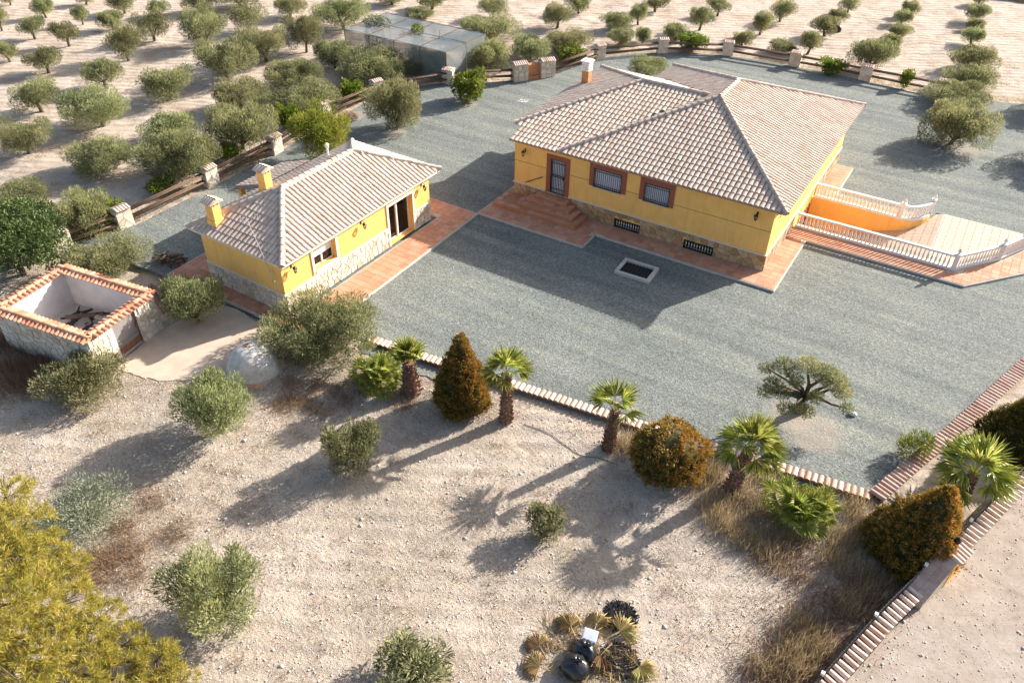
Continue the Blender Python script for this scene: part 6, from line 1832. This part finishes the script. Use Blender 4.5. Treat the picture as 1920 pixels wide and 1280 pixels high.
def low_palm(x, y, n, label, seed, Rr):
    r_ = np.random.default_rng(seed)
    t = empty('low_fan_palm', (x, y, tz(x, y)), 0, label, 'palm', 'low clumping fan palms')
    for k in range(5):
        cx, cy = r_.normal(size=2) * Rr * 0.35; hh = r_.uniform(0.15, 0.5)
        m_ = MB(); m_.tube([(cx * 0.5, cy * 0.5, -0.1), (cx, cy, hh)], [0.09, 0.07], 7); m_.build('stem', 'palmbark', t)
        for i in range(n):
            a = i * 2.39996 + k; q = (i + 0.5) / n; e = R(80 - 95 * q + r_.normal() * 6)
            inst('frond', FB[int(r_.integers(3))], t, loc=(cx, cy, hh), rot=(r_.normal() * 0.3, -e, a), scale=(r_.uniform(0.8, 1.05),) * 3)
low_palm(-11.4, -17.2, 15, 'low clumping fan palm at the edge of the very large olive bush', 711, 0.9)
low_palm(6.3, -14.6, 17, 'low clumping fan palm in the dry grass near the kerb corner', 712, 1.15)
# dead palm leaves heaped round the bags
DL = ['lying at the left end of the litter', 'with green streaks left of the pale tub', 'fanned out right of the pale tub', 'above the pale tub', 'at the right edge of the burnt heap', 'below the burnt heap at the bottom edge', 'below the bags at the lower left', 'spread under the bags']
for k, (x, y, a, s) in enumerate(((0.85, -24.1, 150, 1.0), (1.35, -23.0, 140, 1.1), (2.75, -22.35, 60, 1.25), (2.0, -22.45, 100, 1.0), (3.75, -23.1, -20, 1.1), (3.35, -24.2, -60, 1.1), (1.2, -24.7, 190, 1.1), (2.6, -23.4, -100, 1.2))):
    o = inst('dead_palm_leaf', FD[k % 2], loc=(x - 0.5 * math.cos(R(a)) * s, y - 0.5 * math.sin(R(a)) * s, tz(x, y) + 0.10 + 0.02 * (k % 3)), rot=(0.1 * (k % 3 - 1), -0.12, R(a)), scale=(s, s, s))
    tag(o, 'dry straw coloured palm leaf ' + DL[k], 'palm leaf', 'dead palm leaves in the litter')
rb = np.random.default_rng(77)
n = 900; a = rb.random(n) * 6.28; d = 1.5 * np.sqrt(rb.random(n)); P = np.stack([2.2 + d * np.cos(a) * 1.1, -23.4 + d * np.sin(a) * 0.8, 0 * a], 1); P[:, 2] = terrain(P[:, 0], P[:, 1]) + 0.02 + 0.08 * rb.random(n)
V, F, rn = leaves(P, np.stack([np.cos(a * 7), np.sin(a * 7), 0.12 + 0 * a], 1), 0.42, 0.022, rb, 0.25)
tag(inst('palm_litter', mesh_np('palm_litter', V, F, rn, 'deadpalm')), 'torn strips of dead palm leaf under the bags', 'palm litter', kind='stuff')

# gnarled old olive on the gravel
gx_, gy_ = 4.62, -9.25
t = empty('gnarled_olive', (gx_, gy_, -0.12), 0, 'gnarled old olive with bare twisting limbs on the gravel', 'olive tree')
mb = MB(); ctr = Vector((0.05, -0.1, 0.75))
mb.tube([(0, 0, -0.1), (0.05, 0.05, 0.3), (-0.03, -0.05, 0.6), ctr], [0.30, 0.22, 0.20, 0.18], 9)
GL = []
for i, (x, y, z, r) in enumerate(GNARL_LOBES):
    e = Vector((x - gx_, y - gy_, z + 0.12)); d = e - ctr
    m1 = ctr + d * 0.35 + Vector((0.1 * math.sin(i * 2.1), 0.1 * math.cos(i * 1.7), 0.18)); m2 = ctr + d * 0.7 + Vector((0.12 * math.cos(i * 1.3), 0.12 * math.sin(i * 2.9), 0.10))
    mb.tube([ctr - d * 0.03, m1, m2, e], [0.11, 0.075, 0.05, 0.02], 6)
    GL.append((e.x, e.y, e.z, r * 0.85, r * 0.5))
mb.build('trunk', 'bark', t, smooth=True)
r_ = np.random.default_rng(720); V, F, rn = lobes_cloud(GL, 520, 0.12, 0.030, r_, 0.5, 0.6, 0.7, 0.05)
inst('crown', mesh_np('crown', V, F, rn, 'olive'), t)
# yellow pine in the lower left corner
r_ = np.random.default_rng(730)
PX, PY = -11.6, -33.6
t = empty('pine_tree', (PX, PY, tz(PX, PY)), 0, 'yellow green pine filling the lower left corner of the photo', 'pine tree')
mb = MB(); mb.tube([(0, 0, -0.2), (0.1, 0.1, 1.5), (0.2, 0.3, 3.2), (0.1, 0.5, 5.4)], [0.24, 0.19, 0.13, 0.05], 8)
parts = []; br = MB()
for i, (x, y, z, r) in enumerate(PINE_LOBES):
    r = r * 0.88
    c = Vector((x - PX, y - PY, z + 0.2)); zt = max(0.8, min(5.0, c.z * 0.85)); b0 = Vector((0.04 * zt, 0.09 * zt, zt))
    br.tube([b0, b0.lerp(c, 0.5) + Vector((0, 0, -0.12)), c, c + (c - b0).normalized() * r * 0.6], [0.07, 0.05, 0.03, 0.012], 6)
    for k in range(5):
        e = c + Vector(tuple(r_.normal(size=3))) .normalized() * r * 0.85; br.tube([c, e], [0.02, 0.008], 4)
    n = int(115 * r * r + 40)
    d = sphere_dirs(n, r_); rad = 0.45 + 0.6 * r_.random(n) ** 0.6
    C = np.array(c)[None] + d * rad[:, None] * r * np.array([1, 1, 0.62])
    m_ = 30
    P = np.repeat(C, m_, 0); D = np.repeat(d + np.array([0, 0, 0.5]), m_, 0) + 0.75 * r_.normal(size=(n * m_, 3))
    P = P + 0.03 * r_.normal(size=P.shape)
    rv = 0.42 + np.repeat(r_.normal(size=n) * 0.16, m_) + 0.12 * r_.normal(size=n * m_)
    parts.append(leaves(P, D, 0.20, 0.018, r_, 0.0, rv))
mb.build('trunk', 'bark', t, smooth=True); br.build('branches', 'bark', t)
V, F, rn = join(parts); inst('crown', mesh_np('crown', V, F, rn, 'pine'), t)

# ------------------------------------------------------------------ dry grass, stubble, stones
def blades(name, spots, per, rad, L, W, mat, seed, label, up=1.0, spread=0.35):
    r_ = np.random.default_rng(seed); Ps = []
    for s in spots:
        n = int(per * (s[2] if len(s) > 2 else 1)); q = r_.normal(size=(n, 2)) * rad * 0.55
        Ps.append(np.stack([s[0] + q[:, 0], s[1] + q[:, 1]], 1))
    P2 = np.concatenate(Ps); z = terrain(P2[:, 0], P2[:, 1]); ins = pip(P2[:, 0], P2[:, 1], YARD); z = np.where(ins, -0.12, z)
    P = np.stack([P2[:, 0], P2[:, 1], z - 0.01], 1); D = np.tile(np.array([[0, 0, up]]), (len(P), 1))
    V, F, rn = leaves(P, D, L, W, r_, spread, np.clip(0.5 + 0.3 * r_.normal(size=len(P)), 0, 1), tri=True)
    return tag(inst(name, mesh_np(name, V, F, rn, mat)), label, 'grass', kind='stuff')
blades('tall_dry_grass', GRASS, 430, 0.62, 0.55, 0.020, 'straw', 801, 'tall dry straw coloured grass along the boundary wall and kerb')
blades('boundary_scrub', [(9.5, -15.9), (9.3, -16.8), (9.0, -17.6), (8.7, -18.4), (8.4, -19.3), (8.2, -20.1), (7.9, -20.9), (7.6, -21.8), (8.5, -16.6), (8.0, -17.8), (7.6, -18.6), (7.2, -19.9), (6.6, -16.2), (5.9, -17.0), (7.0, -17.2), (6.9, -21.2)], 420, 0.75, 0.40, 0.018, 'brush', 811, 'dark dead scrub along the inner side of the boundary wall', 0.7, 0.6)
blades('tall_weeds', SHRUBGRASS + [(-27.5, -24.6), (-23.8, -24.2)], 500, 0.9, 0.7, 0.022, 'brush', 802, 'tangled dead weeds below the stone store', 0.8, 0.5)
blades('brown_brush', BROWNGRASS + [(-12.1, -27.2), (-13.6, -29.2), (-11.9, -29.0), (-12.4, -18.4), (-13.4, -18.6), (-14.2, -19.2), (-11.6, -18.8)], 420, 0.6, 0.33, 0.016, 'brush', 803, 'low brown dead brush in the lower left field', 0.7, 0.6)
rw = np.random.default_rng(806)
tuft = [(a, b, c) for a, b, c in zip(rw.uniform(-27, 9, 420), rw.uniform(-34, -16.5, 420), rw.random(420) ** 2 + 0.15) if not (pip([a], [b], YARD)[0] or pip([a], [b], APRON)[0] or pip([a], [b], rp)[0])]
blades('dead_weeds', tuft, 60, 0.28, 0.15, 0.016, 'brush', 807, 'small dead weed tufts dotted over the field', 0.6, 0.7)
otuft = [(a, b, c) for a, b, c in zip(rw.uniform(-55, 8, 300), rw.uniform(-14, 45, 300), rw.random(300) + 0.3) if not pip([a], [b], YARD)[0]]
blades('orchard_weeds', otuft, 60, 0.55, 0.18, 0.025, 'straw', 808, 'dry weeds between the orchard rows', 0.7, 0.6)
rtuft = [(a, b, c) for a, b, c in zip(rw.uniform(8, 16, 60), rw.uniform(-28, -8, 60), rw.random(60) ** 2 + 0.1) if pip([a], [b], rp)[0]]
blades('road_weeds', rtuft, 60, 0.3, 0.12, 0.014, 'brush', 809, 'small dead weeds on the dirt road', 0.6, 0.7)
wd = [(p.x + 0.0, p.y + 0.0) for p in smooth_line([(x - 0.9 if x < -25 else x, y + 0.9 if y > 10 else y) for x, y in BACK[:-1]], 1.0)]
blades('fence_weeds', wd, 130, 0.8, 0.28, 0.02, 'straw', 804, 'dry weeds growing along the rail fence', 0.8, 0.5)
r_ = np.random.default_rng(805)
n = 220000
P2 = np.stack([r_.uniform(-32, 10.5, n), r_.uniform(-35, -12.2, n)], 1)
mk = 0.62 * vnoise(P2[:, 0], P2[:, 1], 0.3, 11) + 0.38 * vnoise(P2[:, 0], P2[:, 1], 1.3, 12)
ok = (r_.random(n) < np.clip((mk - 0.30) * 2.6, 0.03, 1)) & ~pip(P2[:, 0], P2[:, 1], YARD) & ~pip(P2[:, 0], P2[:, 1], APRON) & ~pip(P2[:, 0], P2[:, 1], rp)
shc = [shed_w(*c) for c in ((0.3, 0.3), (-SW - 0.3, 0.3), (-SW - 0.3, -SD - 0.3), (0.3, -SD - 0.3))]
ok &= ~pip(P2[:, 0], P2[:, 1], shc)
P2 = P2[ok]; P = np.stack([P2[:, 0], P2[:, 1], terrain(P2[:, 0], P2[:, 1]) - 0.005], 1)
V, F, rn = leaves(P, np.tile(np.array([[0, 0, 0.55]]), (len(P), 1)), 0.10, 0.020, r_, 0.7, np.clip(0.55 + 0.28 * r_.normal(size=len(P)), 0, 1), tri=True)
tag(inst('dry_stubble', mesh_np('dry_stubble', V, F, rn, 'straw')), 'short dry stubble over the stony field', 'grass', kind='stuff')
n = 42000
P2 = np.concatenate([np.stack([r_.uniform(-32, 10.5, n), r_.uniform(-35, -12.0, n)], 1), np.stack([r_.uniform(6, 18, 9000), r_.uniform(-32, -4, 9000)], 1)])
sz = np.minimum(0.012 * np.exp(0.58 * np.abs(r_.normal(size=len(P2)))), 0.085)
inr = pip(P2[:, 0], P2[:, 1], rp); ok = ~pip(P2[:, 0], P2[:, 1], YARD) & ~pip(P2[:, 0], P2[:, 1], APRON) & ~pip(P2[:, 0], P2[:, 1], shc)
P2, sz, inr = P2[ok], sz[ok], inr[ok]; n = len(P2)
zz = np.where(inr, -0.19, terrain(P2[:, 0], P2[:, 1])); sz = np.where(inr, sz * 0.95, sz)
oct_ = np.array([(1, 0, 0), (0.1, 1, 0), (-1, 0.1, 0), (0, -1, 0), (0.2, 0.1, 0.75), (0, 0, -0.6)], float)
of = np.array([(0, 1, 4), (1, 2, 4), (2, 3, 4), (3, 0, 4), (1, 0, 5), (2, 1, 5), (3, 2, 5), (0, 3, 5)])
V = np.repeat(oct_[None], n, 0) * r_.uniform(0.6, 1.35, (n, 6, 1)); a = r_.random(n) * 6.28; c, s = np.cos(a)[:, None], np.sin(a)[:, None]
V = np.stack([V[:, :, 0] * c - V[:, :, 1] * s, V[:, :, 0] * s + V[:, :, 1] * c, V[:, :, 2]], 2) * sz[:, None, None]
V += np.stack([P2[:, 0], P2[:, 1], zz + 0.2 * sz], 1)[:, None]
F = (of[None] + (np.arange(n) * 6)[:, None, None]).reshape(-1, 3)
tag(inst('field_stones', mesh_np('field_stones', V.reshape(-1, 3), F, np.repeat(r_.random(n), 6), 'fieldstone')), 'pale stones strewn over the field', 'stones', kind='stuff')
